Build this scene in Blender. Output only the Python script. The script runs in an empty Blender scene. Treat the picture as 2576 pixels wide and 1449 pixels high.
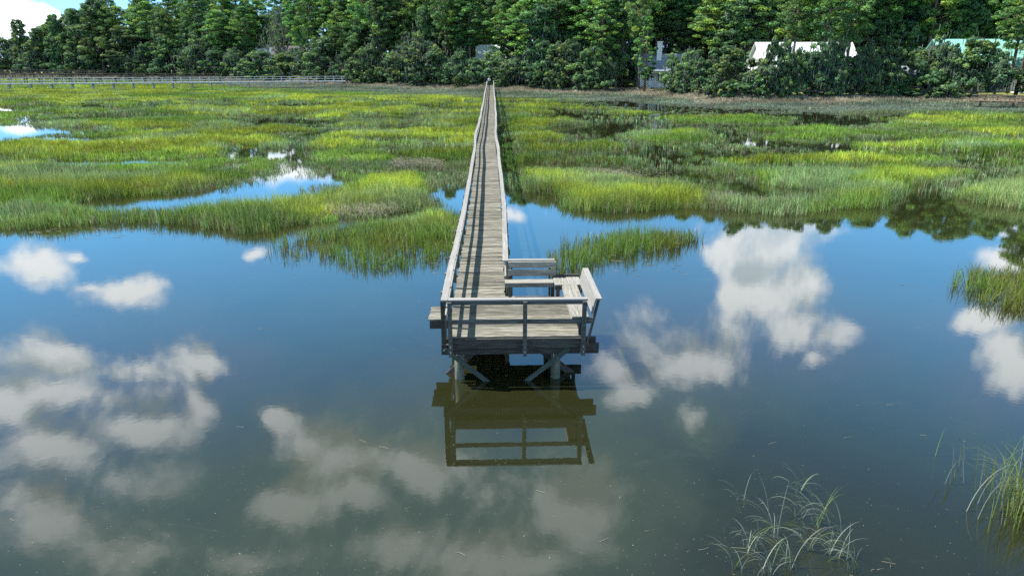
import bpy, bmesh, math, random
import numpy as np
from mathutils import Vector, Matrix

R = math.radians
rng = np.random.default_rng(7)
random.seed(11)
scene = bpy.context.scene
COL = scene.collection

# ------------------------------------------------------------------ camera
PITCH, CAM_H = R(18.66), 6.85
cam_d = bpy.data.cameras.new('camera')
cam_d.lens, cam_d.sensor_width = 24.0, 36.0
cam_d.clip_start, cam_d.clip_end = 0.1, 6000
cam = bpy.data.objects.new('camera', cam_d)
cam.location = (0, 0, CAM_H)
cam.rotation_euler = (R(90) - PITCH, 0, 0)
COL.objects.link(cam)
scene.camera = cam
CP, SP = math.cos(PITCH), math.sin(PITCH)
FPX = 1717.33


def view_dir(x, y):
    a, b = (x - 1288) / FPX, -(y - 724.5) / FPX
    return np.array([a, CP + b * SP, -SP + b * CP])


def gp(x, y, z=0.0):
    """measured place in the photograph -> position on the level z"""
    d = view_dir(x, y)
    t = (z - CAM_H) / d[2]
    return (d[0] * t, d[1] * t)


# ------------------------------------------------------------------ sun, sky, exposure
SUN_TRAVEL = Vector((0.633, -0.085, -1.0)).normalized()
SUN_EL = math.asin(-SUN_TRAVEL.z)
SUN_AZ = math.atan2(-SUN_TRAVEL.x, -SUN_TRAVEL.y)
sun_d = bpy.data.lights.new('sun', 'SUN')
sun_d.energy, sun_d.angle, sun_d.color = 5.0, R(0.53), (1.0, 0.955, 0.88)
sun = bpy.data.objects.new('sun', sun_d)
sun.rotation_euler = SUN_TRAVEL.to_track_quat('-Z', 'Y').to_euler()
sun.location = (-60, 20, 90)
COL.objects.link(sun)

scene.view_settings.view_transform = 'Standard'
scene.view_settings.look = 'None'
scene.view_settings.exposure = 0.95
scene.view_settings.gamma = 1.0
scene.view_settings.use_curve_mapping = False
scene.cycles.max_bounces = 5
scene.cycles.diffuse_bounces = 2
scene.cycles.glossy_bounces = 2
scene.cycles.transmission_bounces = 2
scene.cycles.transparent_max_bounces = 4
scene.cycles.use_denoising = False
scene.cycles.sample_clamp_indirect = 1.5
scene.cycles.adaptive_threshold = 0.012
scene.cycles.adaptive_min_samples = 48
scene.cycles.caustics_reflective = False
scene.cycles.caustics_refractive = False

SKY_STRENGTH = 0.052
CLOUD_LIT, CLOUD_DIM = 22.0, 6.5

# clouds: reflections in the still water give their direction in the sky (x, y, half width, half height, weight)
CLOUDS = [
    (95, 672, 120, 50, 1.0), (200, 640, 45, 25, .7), (340, 752, 125, 46, 1.0), (250, 735, 60, 25, .6),
    (150, 875, 150, 70, 1.0), (330, 915, 130, 50, .9), (505, 920, 100, 55, 1.0), (230, 985, 250, 90, .75),
    (330, 1075, 190, 70, 1.0), (120, 1130, 160, 65, 1.0), (470, 1020, 70, 80, .8), (40, 1040, 120, 120, .6),
    (150, 1290, 220, 100, .7), (360, 1390, 260, 100, .55), (700, 1060, 70, 50, .8), (850, 1150, 230, 110, .72),
    (770, 1260, 190, 90, .8), (900, 1250, 90, 60, .8), (1090, 1180, 120, 75, .8), (980, 1380, 200, 80, .5),
    (1440, 1290, 170, 130, .72), (1360, 1420, 120, 60, .5), (1640, 800, 170, 100, .42), (1560, 930, 100, 65, .8),
    (1720, 930, 150, 80, .55), (1600, 1000, 80, 60, .7), (1750, 1040, 80, 60, .35),
    (1850, 595, 95, 55, 1.0), (1970, 640, 120, 80, 1.0), (2000, 740, 100, 80, 1.0), (1885, 735, 95, 50, .75),
    (2030, 840, 85, 80, 1.0), (2110, 860, 90, 75, .7), (2070, 920, 60, 45, 1.0),
    (2500, 800, 150, 45, .7), (2555, 920, 90, 90, .9), (2590, 640, 120, 40, 1.0),
    (620, 1390, 420, 120, .25), (1180, 1400, 340, 110, .2), (330, 1220, 330, 130, .3), (1650, 860, 220, 150, .4),
    (1305, 525, 60, 32, .6), (655, 645, 45, 28, .5),
    (720, 440, 200, 40, .55), (620, 380, 160, 25, .45), (60, 320, 120, 24, .3), (40, 250, 260, 40, .62), (1120, 440, 60, 25, .4),
    (2540, 560, 50, 25, .7),
]


def build_world():
    w = bpy.data.worlds.new('World')
    scene.world = w
    w.use_nodes = True
    w.cycles.sampling_method = 'MANUAL'
    w.cycles.sample_map_resolution = 256
    nt = w.node_tree
    nt.nodes.clear()
    N, Lk = nt.nodes, nt.links

    def math_node(tree, op, a, b=None, clamp=False):
        n = tree.nodes.new('ShaderNodeMath')
        n.operation, n.use_clamp = op, clamp
        for i, v in enumerate((a, b)):
            if v is None:
                continue
            if isinstance(v, (int, float)):
                n.inputs[i].default_value = v
            else:
                tree.links.new(v, n.inputs[i])
        return n.outputs[0]

    def vec_node(tree, op, a, b=None):
        n = tree.nodes.new('ShaderNodeVectorMath')
        n.operation = op
        for i, v in enumerate((a, b)):
            if v is None:
                continue
            if isinstance(v, tuple):
                n.inputs[i].default_value = v
            else:
                tree.links.new(v, n.inputs[i])
        return n

    # density group ---------------------------------------------------------
    g = bpy.data.node_groups.new('cloud_density', 'ShaderNodeTree')
    g.interface.new_socket('Direction', in_out='INPUT', socket_type='NodeSocketVector')
    g.interface.new_socket('Density', in_out='OUTPUT', socket_type='NodeSocketFloat')
    gi, go = g.nodes.new('NodeGroupInput'), g.nodes.new('NodeGroupOutput')
    D = gi.outputs[0]
    sep = g.nodes.new('ShaderNodeSeparateXYZ')
    g.links.new(D, sep.inputs[0])
    dy = math_node(g, 'MAXIMUM', sep.outputs[1], 0.05)
    qx = math_node(g, 'DIVIDE', sep.outputs[0], dy)
    qz = math_node(g, 'DIVIDE', sep.outputs[2], dy)
    q = g.nodes.new('ShaderNodeCombineXYZ')
    g.links.new(qx, q.inputs[0]); g.links.new(qz, q.inputs[1])
    wn = g.nodes.new('ShaderNodeTexNoise')
    wn.inputs['Scale'].default_value = 8.0
    wn.inputs['Detail'].default_value = 4
    g.links.new(D, wn.inputs['Vector'])
    wv = vec_node(g, 'SUBTRACT', wn.outputs['Color'], (.5, .5, .5)).outputs[0]
    wv = vec_node(g, 'MULTIPLY', wv, (0.15, 0.12, 0)).outputs[0]
    qw = vec_node(g, 'ADD', q.outputs[0], wv).outputs[0]
    best = None

    def sky_q(x, y):
        d = view_dir(x, y)
        return d[0] / d[1], -d[2] / d[1]
    for (x, y, rx, ry, wt) in CLOUDS:
        cx, cz = sky_q(x, y)
        ex = (sky_q(x + rx, y)[0] - cx) * 1.2
        ez = (sky_q(x, y + ry)[1] - cz) * 1.2
        s = vec_node(g, 'SUBTRACT', qw, (cx, cz, 0)).outputs[0]
        s = vec_node(g, 'MULTIPLY', s, (1 / ex, 1 / ez, 0)).outputs[0]
        l = vec_node(g, 'LENGTH', s).outputs['Value']
        n = g.nodes.new('ShaderNodeMath')
        n.operation = 'MULTIPLY_ADD'
        g.links.new(l, n.inputs[0])
        n.inputs[1].default_value = -1.0
        n.inputs[2].default_value = 0.35 + 0.65 * wt
        v = n.outputs[0]
        if best is None:
            best = v
        else:
            m = g.nodes.new('ShaderNodeMath')
            m.operation = 'SMOOTH_MAX'
            m.inputs[2].default_value = 0.4
            g.links.new(best, m.inputs[0]); g.links.new(v, m.inputs[1])
            best = m.outputs[0]
    front = math_node(g, 'MULTIPLY_ADD', sep.outputs[1], 6.0)
    g.nodes[-1].inputs[2].default_value = -1.6
    side = math_node(g, 'ABSOLUTE', qx)
    side = math_node(g, 'MULTIPLY_ADD', side, -5.0)
    g.nodes[-1].inputs[2].default_value = 5.4
    up = math_node(g, 'MULTIPLY_ADD', qz, -5.0)
    g.nodes[-1].inputs[2].default_value = 6.0
    fm = math_node(g, 'MINIMUM', front, side)
    fm = math_node(g, 'MINIMUM', fm, up)
    fm = math_node(g, 'MAXIMUM', fm, 0.0)
    fm = math_node(g, 'MINIMUM', fm, 1.0)
    lo = g.nodes.new('ShaderNodeTexNoise')
    lo.inputs['Scale'].default_value = 2.6
    lo.inputs['Detail'].default_value = 3
    g.links.new(D, lo.inputs['Vector'])
    gen = math_node(g, 'MULTIPLY_ADD', lo.outputs[0], 5.0)
    g.nodes[-1].inputs[2].default_value = -2.65
    gen = math_node(g, 'SUBTRACT', gen, math_node(g, 'MULTIPLY', fm, 9.0))
    best = math_node(g, 'MAXIMUM', best, gen)
    best = math_node(g, 'MAXIMUM', best, -1.6)
    hi = g.nodes.new('ShaderNodeTexNoise')
    hi.inputs['Scale'].default_value = 6.0
    hi.inputs['Detail'].default_value = 8
    hi.inputs['Roughness'].default_value = 0.64
    hi.inputs['Distortion'].default_value = 0.35
    g.links.new(D, hi.inputs['Vector'])
    dn = math_node(g, 'MULTIPLY_ADD', hi.outputs[0], 3.0)
    g.nodes[-1].inputs[2].default_value = -1.50
    dens = math_node(g, 'ADD', best, dn)
    g.links.new(dens, go.inputs[0])

    tc = N.new('ShaderNodeTexCoord')
    D = tc.outputs['Generated']
    g1 = N.new('ShaderNodeGroup'); g1.node_tree = g
    Lk.new(D, g1.inputs[0])
    off = vec_node(nt, 'ADD', D, (-0.012, 0.0, 0.035)).outputs[0]
    off = vec_node(nt, 'NORMALIZE', off).outputs[0]
    g2 = N.new('ShaderNodeGroup'); g2.node_tree = g
    Lk.new(off, g2.inputs[0])
    alpha = N.new('ShaderNodeMapRange')
    alpha.interpolation_type = 'SMOOTHSTEP'
    alpha.inputs['From Min'].default_value = -0.05
    alpha.inputs['From Max'].default_value = 0.6
    Lk.new(g1.outputs[0], alpha.inputs['Value'])
    # the side of a cloud turned to the sun is thin towards the sun: bright; the rest is its grey body
    lit = N.new('ShaderNodeMapRange')
    lit.interpolation_type = 'SMOOTHSTEP'
    lit.inputs['From Min'].default_value = 0.0
    lit.inputs['From Max'].default_value = 1.0
    slope = math_node(nt, 'SUBTRACT', g1.outputs[0], g2.outputs[0])
    slope = math_node(nt, 'MULTIPLY', slope, 0.8)
    thin = math_node(nt, 'MULTIPLY_ADD', g2.outputs[0], -0.55)
    nt.nodes[-1].inputs[2].default_value = 0.78
    Lk.new(math_node(nt, 'ADD', slope, thin), lit.inputs['Value'])
    cc = N.new('ShaderNodeMix'); cc.data_type = 'RGBA'
    cc.inputs['B'].default_value = (CLOUD_LIT * .95, CLOUD_LIT, CLOUD_LIT * 1.04, 1)
    # higher in the sky we look at the shaded undersides of the clouds
    under = N.new('ShaderNodeMapRange')
    under.interpolation_type = 'SMOOTHSTEP'
    under.inputs['From Min'].default_value = 0.30
    under.inputs['From Max'].default_value = 0.62
    under.inputs['To Min'].default_value = 1.0
    under.inputs['To Max'].default_value = 0.32
    sepU = N.new('ShaderNodeSeparateXYZ'); Lk.new(D, sepU.inputs[0])
    Lk.new(sepU.outputs[2], under.inputs['Value'])
    litu = N.new('ShaderNodeMath'); litu.operation = 'MULTIPLY'
    Lk.new(lit.outputs[0], litu.inputs[0]); Lk.new(under.outputs[0], litu.inputs[1])
    Lk.new(litu.outputs[0], cc.inputs['Factor'])
    dimm = N.new('ShaderNodeMix'); dimm.data_type = 'RGBA'
    low_f = N.new('ShaderNodeMapRange')
    low_f.interpolation_type = 'SMOOTHSTEP'
    low_f.inputs['From Min'].default_value = 0.52
    low_f.inputs['From Max'].default_value = 0.2
    Lk.new(sepU.outputs[2], low_f.inputs['Value'])
    Lk.new(low_f.outputs[0], dimm.inputs['Factor'])
    dimm.inputs['A'].default_value = (CLOUD_DIM * .85, CLOUD_DIM, CLOUD_DIM * 1.02, 1)
    dimm.inputs['B'].default_value = (CLOUD_DIM * 2.0, CLOUD_DIM * 2.4, CLOUD_DIM * 2.75, 1)
    Lk.new(dimm.outputs['Result'], cc.inputs['A'])
    thick = N.new('ShaderNodeMapRange')        # overhead clouds are ragged and thin
    thick.inputs['From Min'].default_value = 0.3
    thick.inputs['From Max'].default_value = 0.62
    thick.inputs['To Min'].default_value = 1.0
    thick.inputs['To Max'].default_value = 0.72
    Lk.new(sepU.outputs[2], thick.inputs['Value'])
    alpha_t = N.new('ShaderNodeMath'); alpha_t.operation = 'MULTIPLY'
    Lk.new(alpha.outputs[0], alpha_t.inputs[0]); Lk.new(thick.outputs[0], alpha_t.inputs[1])
    sky = N.new('ShaderNodeTexSky')
    sky.sky_type = 'NISHITA'
    sky.sun_disc = False
    sky.sun_elevation, sky.sun_rotation = SUN_EL, SUN_AZ
    sky.air_density, sky.dust_density, sky.ozone_density = 1.0, 0.4, 2.0
    sepD = N.new('ShaderNodeSeparateXYZ'); Lk.new(D, sepD.inputs[0])
    hz = N.new('ShaderNodeMapRange')           # low haze towards the horizon
    hz.interpolation_type = 'SMOOTHSTEP'
    hz.inputs['From Min'].default_value = 0.13
    hz.inputs['From Max'].default_value = 0.0
    hz.inputs['To Max'].default_value = 0.75
    Lk.new(sepD.outputs[2], hz.inputs['Value'])
    tint = N.new('ShaderNodeMix'); tint.data_type = 'RGBA'; tint.blend_type = 'MULTIPLY'
    tint.inputs['Factor'].default_value = 1.0
    Lk.new(sky.outputs[0], tint.inputs['A'])
    tint.inputs['B'].default_value = (0.38, 0.86, 1.0, 1)
    # the blue pales and brightens towards the horizon
    lowb = N.new('ShaderNodeMapRange')
    lowb.interpolation_type = 'SMOOTHSTEP'
    lowb.inputs['From Min'].default_value = 0.60
    lowb.inputs['From Max'].default_value = 0.12
    lowb.inputs['To Max'].default_value = 0.65
    Lk.new(sepD.outputs[2], lowb.inputs['Value'])
    lm = N.new('ShaderNodeMix'); lm.data_type = 'RGBA'
    Lk.new(lowb.outputs[0], lm.inputs['Factor'])
    Lk.new(tint.outputs['Result'], lm.inputs['A'])
    lm.inputs['B'].default_value = (4.6, 15.5, 29.5, 1)
    hm = N.new('ShaderNodeMix'); hm.data_type = 'RGBA'
    Lk.new(hz.outputs[0], hm.inputs['Factor'])
    Lk.new(lm.outputs['Result'], hm.inputs['A'])
    hm.inputs['B'].default_value = (8.0, 11.5, 15.5, 1)
    veil = N.new('ShaderNodeMapRange')         # thin grey veil round each cloud
    veil.interpolation_type = 'SMOOTHSTEP'
    veil.inputs['From Min'].default_value = -1.5
    veil.inputs['From Max'].default_value = 0.55
    veil.inputs['To Max'].default_value = 0.7
    Lk.new(g1.outputs[0], veil.inputs['Value'])
    vm = N.new('ShaderNodeMix'); vm.data_type = 'RGBA'; vm.blend_type = 'LIGHTEN'
    Lk.new(veil.outputs[0], vm.inputs['Factor'])
    Lk.new(hm.outputs['Result'], vm.inputs['A'])
    vm.inputs['B'].default_value = (CLOUD_DIM * .52, CLOUD_DIM * .86, CLOUD_DIM * .88, 1)
    mix = N.new('ShaderNodeMix'); mix.data_type = 'RGBA'
    Lk.new(alpha_t.outputs[0], mix.inputs['Factor'])
    Lk.new(vm.outputs['Result'], mix.inputs['A'])
    Lk.new(cc.outputs['Result'], mix.inputs['B'])
    bg = N.new('ShaderNodeBackground')
    bg.inputs['Strength'].default_value = SKY_STRENGTH
    Lk.new(mix.outputs['Result'], bg.inputs['Color'])
    out = N.new('ShaderNodeOutputWorld')
    Lk.new(bg.outputs[0], out.inputs['Surface'])


build_world()


# ------------------------------------------------------------------ helpers
def tag(o, label=None, cat=None, group=None, kind=None):
    for k, v in (('label', label), ('category', cat), ('group', group), ('kind', kind)):
        if v:
            o[k] = v
    return o


def empty(name, loc, rz=0.0):
    o = bpy.data.objects.new(name, None)
    o.empty_display_size = 0.3
    o.location = loc
    o.rotation_euler = (0, 0, rz)
    COL.objects.link(o)
    return o


def link(name, me, parent=None, mat=None):
    if mat is not None and not me.materials:
        me.materials.append(mat)
    o = bpy.data.objects.new(name, me)
    COL.objects.link(o)
    if parent is not None:
        o.parent = parent
    return o


def mesh_from(verts, faces, name='mesh', smooth=False):
    me = bpy.data.meshes.new(name)
    me.from_pydata([tuple(v) for v in verts], [], [tuple(f) for f in faces])
    if smooth:
        for p in me.polygons:
            p.use_smooth = True
    me.update()
    return me


def fast_mesh(name, V, T, color=None, Q=None):
    """numpy vertices, triangles and an optional colour per vertex"""
    me = bpy.data.meshes.new(name)
    V = np.asarray(V, dtype=np.float32)
    T = np.asarray(T, dtype=np.int32)
    k = T.shape[1]
    me.vertices.add(len(V))
    me.vertices.foreach_set('co', V.ravel())
    me.loops.add(T.size)
    me.loops.foreach_set('vertex_index', T.ravel())
    me.polygons.add(len(T))
    me.polygons.foreach_set('loop_start', np.arange(0, T.size, k, dtype=np.int32))
    me.update(calc_edges=True)
    if color is not None:
        a = me.color_attributes.new('Col', 'FLOAT_COLOR', 'POINT')
        c = np.ones((len(V), 4), dtype=np.float32)
        c[:, :3] = color
        a.data.foreach_set('color', c.ravel())
    return me


class MB:
    """collects boxes, bars and tubes into one mesh"""

    def __init__(self):
        self.v, self.f = [], []

    def add(self, vs, fs):
        b = len(self.v)
        self.v += [tuple(v) for v in vs]
        self.f += [tuple(i + b for i in f) for f in fs]
        return self

    def box(self, c, s, M=None):
        x, y, z = s[0] / 2, s[1] / 2, s[2] / 2
        vs = [Vector((sx * x, sy * y, sz * z)) for sz in (-1, 1) for sy in (-1, 1) for sx in (-1, 1)]
        if M is not None:
            vs = [M @ v for v in vs]
        vs = [v + Vector(c) for v in vs]
        return self.add(vs, [(0, 2, 3, 1), (4, 5, 7, 6), (0, 1, 5, 4), (2, 6, 7, 3), (0, 4, 6, 2), (1, 3, 7, 5)])

    def tube(self, pts, rad, n=7, cap=True):
        rings = []
        pts = [Vector(p) for p in pts]
        for i, p in enumerate(pts):
            d = (pts[min(i + 1, len(pts) - 1)] - pts[max(i - 1, 0)]).normalized()
            a = d.cross(Vector((0.31, 0.95, 0.11))).normalized()
            b = d.cross(a)
            r = rad[i] if isinstance(rad, (list, tuple)) else rad
            rings.append([p + (a * math.cos(t * 2 * math.pi / n) + b * math.sin(t * 2 * math.pi / n)) * r for t in range(n)])
        vs = [v for r in rings for v in r]
        fs = []
        for i in range(len(rings) - 1):
            for t in range(n):
                fs.append((i * n + t, i * n + (t + 1) % n, (i + 1) * n + (t + 1) % n, (i + 1) * n + t))
        if cap:
            fs.append(tuple(range(n)))
            fs.append(tuple(reversed(range((len(rings) - 1) * n, len(rings) * n))))
        return self.add(vs, fs)

    def mesh(self, name='mesh', smooth=False):
        me = mesh_from(self.v, self.f, name, smooth)
        bm = bmesh.new(); bm.from_mesh(me)
        bmesh.ops.recalc_face_normals(bm, faces=bm.faces)
        bm.to_mesh(me); bm.free()
        return me

    def build(self, name, mat, parent=None, smooth=False):
        return link(name, self.mesh(name, smooth), parent, mat)


def bar_matrix(p0, p1, up=(0, 0, 1)):
    p0, p1 = Vector(p0), Vector(p1)
    x = (p1 - p0).normalized()
    z = Vector(up) - x * Vector(up).dot(x)
    z = z.normalized() if z.length > 1e-5 else Vector((0, 1, 0))
    y = z.cross(x)
    M = Matrix((x, y, z)).transposed().to_4x4()
    M.translation = (p0 + p1) / 2
    return M


def board(name, p0, p1, w, t, mat, parent, up=(0, 0, 1), jag=0.004):
    """a sawn board along p0-p1, w across, t thick (along up), with slightly uneven ends"""
    L = (Vector(p1) - Vector(p0)).length
    m = MB().box((0, 0, 0), (L, w, t))
    m.v = [(v[0] + random.uniform(-jag, jag), v[1] + random.uniform(-jag, jag) * .6, v[2] + random.uniform(-jag, jag) * .4) for v in m.v]
    o = m.build(name, mat, parent)
    o.matrix_basis = bar_matrix(p0, p1, up)
    return o


# ---- numpy noise
def vnoise(x, y, seed=0):
    x = np.asarray(x, dtype=np.float64); y = np.asarray(y, dtype=np.float64)
    xi, yi = np.floor(x).astype(np.int64), np.floor(y).astype(np.int64)
    fx, fy = x - xi, y - yi
    fx, fy = fx * fx * (3 - 2 * fx), fy * fy * (3 - 2 * fy)

    def h(a, b):
        n = (a * 374761393 + b * 668265263 + seed * 974634777) & 0xffffffff
        n = ((n ^ (n >> 13)) * 1274126177) & 0xffffffff
        n = ((n ^ (n >> 16)) * 2246822519) & 0xffffffff
        return ((n ^ (n >> 15)) & 0xffffff) / 16777215.0
    a, b, c, d = h(xi, yi), h(xi + 1, yi), h(xi, yi + 1), h(xi + 1, yi + 1)
    return (a * (1 - fx) + b * fx) * (1 - fy) + (c * (1 - fx) + d * fx) * fy


def fbm(x, y, seed=0, oct=4):
    s, a, t = 0, 1.0, 0
    for i in range(oct):
        s = s + a * vnoise(np.asarray(x) * 2 ** i + 17.3 * i, np.asarray(y) * 2 ** i - 9.1 * i, seed + i)
        t += a
        a *= 0.5
    return s / t


def smooth(a, b, x):
    t = np.clip((x - a) / (b - a), 0, 1)
    return t * t * (3 - 2 * t)


def poly_sd(px, py, poly):
    """signed distance, positive inside"""
    d = np.full(px.shape, 1e9)
    inside = np.zeros(px.shape, bool)
    n = len(poly)
    for i in range(n):
        (x0, y0), (x1, y1) = poly[i], poly[(i + 1) % n]
        ex, ey = x1 - x0, y1 - y0
        t = np.clip(((px - x0) * ex + (py - y0) * ey) / (ex * ex + ey * ey + 1e-12), 0, 1)
        d = np.minimum(d, (px - x0 - t * ex) ** 2 + (py - y0 - t * ey) ** 2)
        c = ((y0 > py) != (y1 > py)) & (px < ex * (py - y0) / (ey if abs(ey) > 1e-9 else 1e-9) + x0)
        inside ^= c
    return np.sqrt(d) * np.where(inside, 1, -1)


# ------------------------------------------------------------------ materials
def new_mat(name):
    m = bpy.data.materials.new(name)
    m.use_nodes = True
    nt = m.node_tree
    nt.nodes.clear()
    out = nt.nodes.new('ShaderNodeOutputMaterial')
    return m, nt, out


def node(nt, typ, props=None, **ins):
    n = nt.nodes.new(typ)
    for k, v in (props or {}).items():
        setattr(n, k, v)
    for k, v in ins.items():
        key = k.replace('_', ' ')
        s = n.inputs[key] if key in n.inputs else n.inputs[int(k[1:])]
        if hasattr(v, 'is_output') or isinstance(v, bpy.types.NodeSocket):
            nt.links.new(v, s)
        else:
            s.default_value = v
    return n


def ramp(nt, fac, stops):
    n = nt.nodes.new('ShaderNodeValToRGB')
    e = n.color_ramp.elements
    while len(e) < len(stops):
        e.new(0.5)
    for el, (p, c) in zip(e, stops):
        el.position, el.color = p, (*c, 1)
    nt.links.new(fac, n.inputs[0])
    return n.outputs[0]


def mixc(nt, fac, a, b, blend='MIX'):
    n = nt.nodes.new('ShaderNodeMix')
    n.data_type, n.blend_type = 'RGBA', blend
    for key, v in (('Factor', fac), ('A', a), ('B', b)):
        if isinstance(v, bpy.types.NodeSocket):
            nt.links.new(v, n.inputs[key])
        else:
            n.inputs[key].default_value = v if key == 'Factor' else (*v, 1)
    return n.outputs['Result']


def wood(name, axis, dark, mid, pale, stain=(0.16, 0.15, 0.07), stain_amt=0.35, vary=0.35, scale=1.0):
    """weathered timber, grain along a local axis"""
    m, nt, out = new_mat(name)
    tc = node(nt, 'ShaderNodeTexCoord')
    oi = node(nt, 'ShaderNodeObjectInfo')
    sc = [38.0 * scale] * 3
    sc['XYZ'.index(axis)] = 2.2 * scale
    rnd = node(nt, 'ShaderNodeMath', {'operation': 'MULTIPLY'}, i0=oi.outputs['Random'], i1=57.0).outputs[0]
    offs = node(nt, 'ShaderNodeVectorMath', {'operation': 'ADD'}, i0=tc.outputs['Object'], i1=rnd).outputs[0]
    mp = node(nt, 'ShaderNodeMapping', Vector=offs, Scale=tuple(sc))
    n1 = node(nt, 'ShaderNodeTexNoise', Vector=mp.outputs[0], Scale=1.0, Detail=5.0, Roughness=0.65, Distortion=0.4)
    col = ramp(nt, n1.outputs[0], [(0.28, dark), (0.5, mid), (0.68, pale)])
    n2 = node(nt, 'ShaderNodeTexNoise', Vector=offs, Scale=2.3, Detail=4.0)
    f2 = node(nt, 'ShaderNodeMapRange', Value=n2.outputs[0], From_Min=0.48, From_Max=0.72, To_Max=stain_amt).outputs[0]
    col = mixc(nt, f2, col, stain)
    v = node(nt, 'ShaderNodeMapRange', Value=oi.outputs['Random'], To_Min=1 - vary, To_Max=1 + vary * .6).outputs[0]
    hsv = node(nt, 'ShaderNodeHueSaturation', Value=v, Color=col)
    # pale bird droppings and worn nail spots
    n3 = node(nt, 'ShaderNodeTexNoise', Vector=offs, Scale=23.0, Detail=2.0)
    f3 = node(nt, 'ShaderNodeMapRange', Value=n3.outputs[0], From_Min=0.76, From_Max=0.8, To_Max=.8).outputs[0]
    col = mixc(nt, f3, hsv.outputs[0], (0.62, 0.62, 0.6))
    bs = node(nt, 'ShaderNodeBsdfPrincipled', Base_Color=col, Roughness=0.85)
    bs.inputs['Specular IOR Level'].default_value = 0.2
    bp = node(nt, 'ShaderNodeBump', Height=n1.outputs[0], Strength=0.5, Distance=0.006)
    nt.links.new(bp.outputs[0], bs.inputs['Normal'])
    nt.links.new(bs.outputs[0], out.inputs[0])
    return m


def plain(name, col, rough=0.7, vary=0.0, nscale=3.0, metallic=0.0):
    m, nt, out = new_mat(name)
    tc = node(nt, 'ShaderNodeTexCoord')
    n1 = node(nt, 'ShaderNodeTexNoise', Vector=tc.outputs['Object'], Scale=nscale, Detail=5.0)
    f = node(nt, 'ShaderNodeMapRange', Value=n1.outputs[0], From_Min=.3, From_Max=.7, To_Min=1 - vary, To_Max=1 + vary)
    h = node(nt, 'ShaderNodeHueSaturation', Value=f.outputs[0], Color=(*col, 1))
    b = node(nt, 'ShaderNodeBsdfPrincipled', Base_Color=h.outputs[0], Roughness=rough, Metallic=metallic)
    nt.links.new(b.outputs[0], out.inputs[0])
    return m


def foliage(name, tint=(1, 1, 1), hue_var=0.03, val_var=0.3, trans=0.35, by_object=True):
    """leaf colour from the mesh's own colour attribute, a little different on each plant"""
    m, nt, out = new_mat(name)
    at = node(nt, 'ShaderNodeAttribute', {'attribute_name': 'Col'})
    col = mixc(nt, 1.0, at.outputs['Color'], tint, 'MULTIPLY')
    if by_object:
        oi = node(nt, 'ShaderNodeObjectInfo')
        hue = node(nt, 'ShaderNodeMapRange', Value=oi.outputs['Random'], To_Min=.5 - hue_var, To_Max=.5 + hue_var).outputs[0]
        r2 = node(nt, 'ShaderNodeMath', {'operation': 'FRACT'}, i0=node(nt, 'ShaderNodeMath', {'operation': 'MULTIPLY'}, i0=oi.outputs['Random'], i1=7.31).outputs[0]).outputs[0]
        val = node(nt, 'ShaderNodeMapRange', Value=r2, To_Min=1 - val_var, To_Max=1 + val_var).outputs[0]
        col = node(nt, 'ShaderNodeHueSaturation', Hue=hue, Value=val, Color=col).outputs[0]
    d = node(nt, 'ShaderNodeBsdfDiffuse', Color=col)
    t = node(nt, 'ShaderNodeBsdfTranslucent', Color=col)
    gl = node(nt, 'ShaderNodeBsdfGlossy', Roughness=0.45, Color=(1, 1, 1, 1))
    mx = node(nt, 'ShaderNodeMixShader', Fac=trans, i1=d.outputs[0], i2=t.outputs[0])
    mx2 = node(nt, 'ShaderNodeMixShader', Fac=0.008, i1=mx.outputs[0], i2=gl.outputs[0])
    nt.links.new(mx2.outputs[0], out.inputs[0])
    return m


def water_material():
    m, nt, out = new_mat('estuary_water')
    tc = node(nt, 'ShaderNodeTexCoord')
    P = tc.outputs['Object']
    # silt in the water: olive body colour with drifting swirls
    n1 = node(nt, 'ShaderNodeTexNoise', Vector=P, Scale=0.16, Detail=5.0, Roughness=.6, Distortion=1.2)
    sm = node(nt, 'ShaderNodeMapping', Vector=P, Scale=(0.35, 1.1, 1.0), Rotation=(0, 0, R(12)))
    n2 = node(nt, 'ShaderNodeTexNoise', Vector=sm.outputs[0], Scale=0.8, Detail=7.0, Roughness=.7, Distortion=1.8)
    body = ramp(nt, n1.outputs[0], [(0.3, (0.0138, 0.0148, 0.0050)), (0.7, (0.0195, 0.0212, 0.0075))])
    st = node(nt, 'ShaderNodeMapRange', Value=n2.outputs[0], From_Min=.62, From_Max=.78, To_Max=.24).outputs[0]
    body = mixc(nt, st, body, (0.09, 0.10, 0.085))
    b1 = node(nt, 'ShaderNodeTexNoise', Vector=P, Scale=7.0, Detail=3.0)
    b2 = node(nt, 'ShaderNodeTexNoise', Vector=P, Scale=0.9, Detail=2.0)
    hsum = node(nt, 'ShaderNodeMath', {'operation': 'MULTIPLY_ADD'}, i0=b2.outputs[0], i1=2.5, i2=b1.outputs[0]).outputs[0]
    bump = node(nt, 'ShaderNodeBump', Height=hsum, Strength=0.05, Distance=0.006)
    d = node(nt, 'ShaderNodeBsdfDiffuse', Color=body)
    g = node(nt, 'ShaderNodeBsdfGlossy', Roughness=0.015, Normal=bump.outputs[0], Color=(1, 1, 1, 1))
    fr = node(nt, 'ShaderNodeFresnel', IOR=2.35)
    mx = node(nt, 'ShaderNodeMixShader', Fac=fr.outputs[0], i1=d.outputs[0], i2=g.outputs[0])
    nt.links.new(mx.outputs[0], out.inputs[0])
    return m


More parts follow.
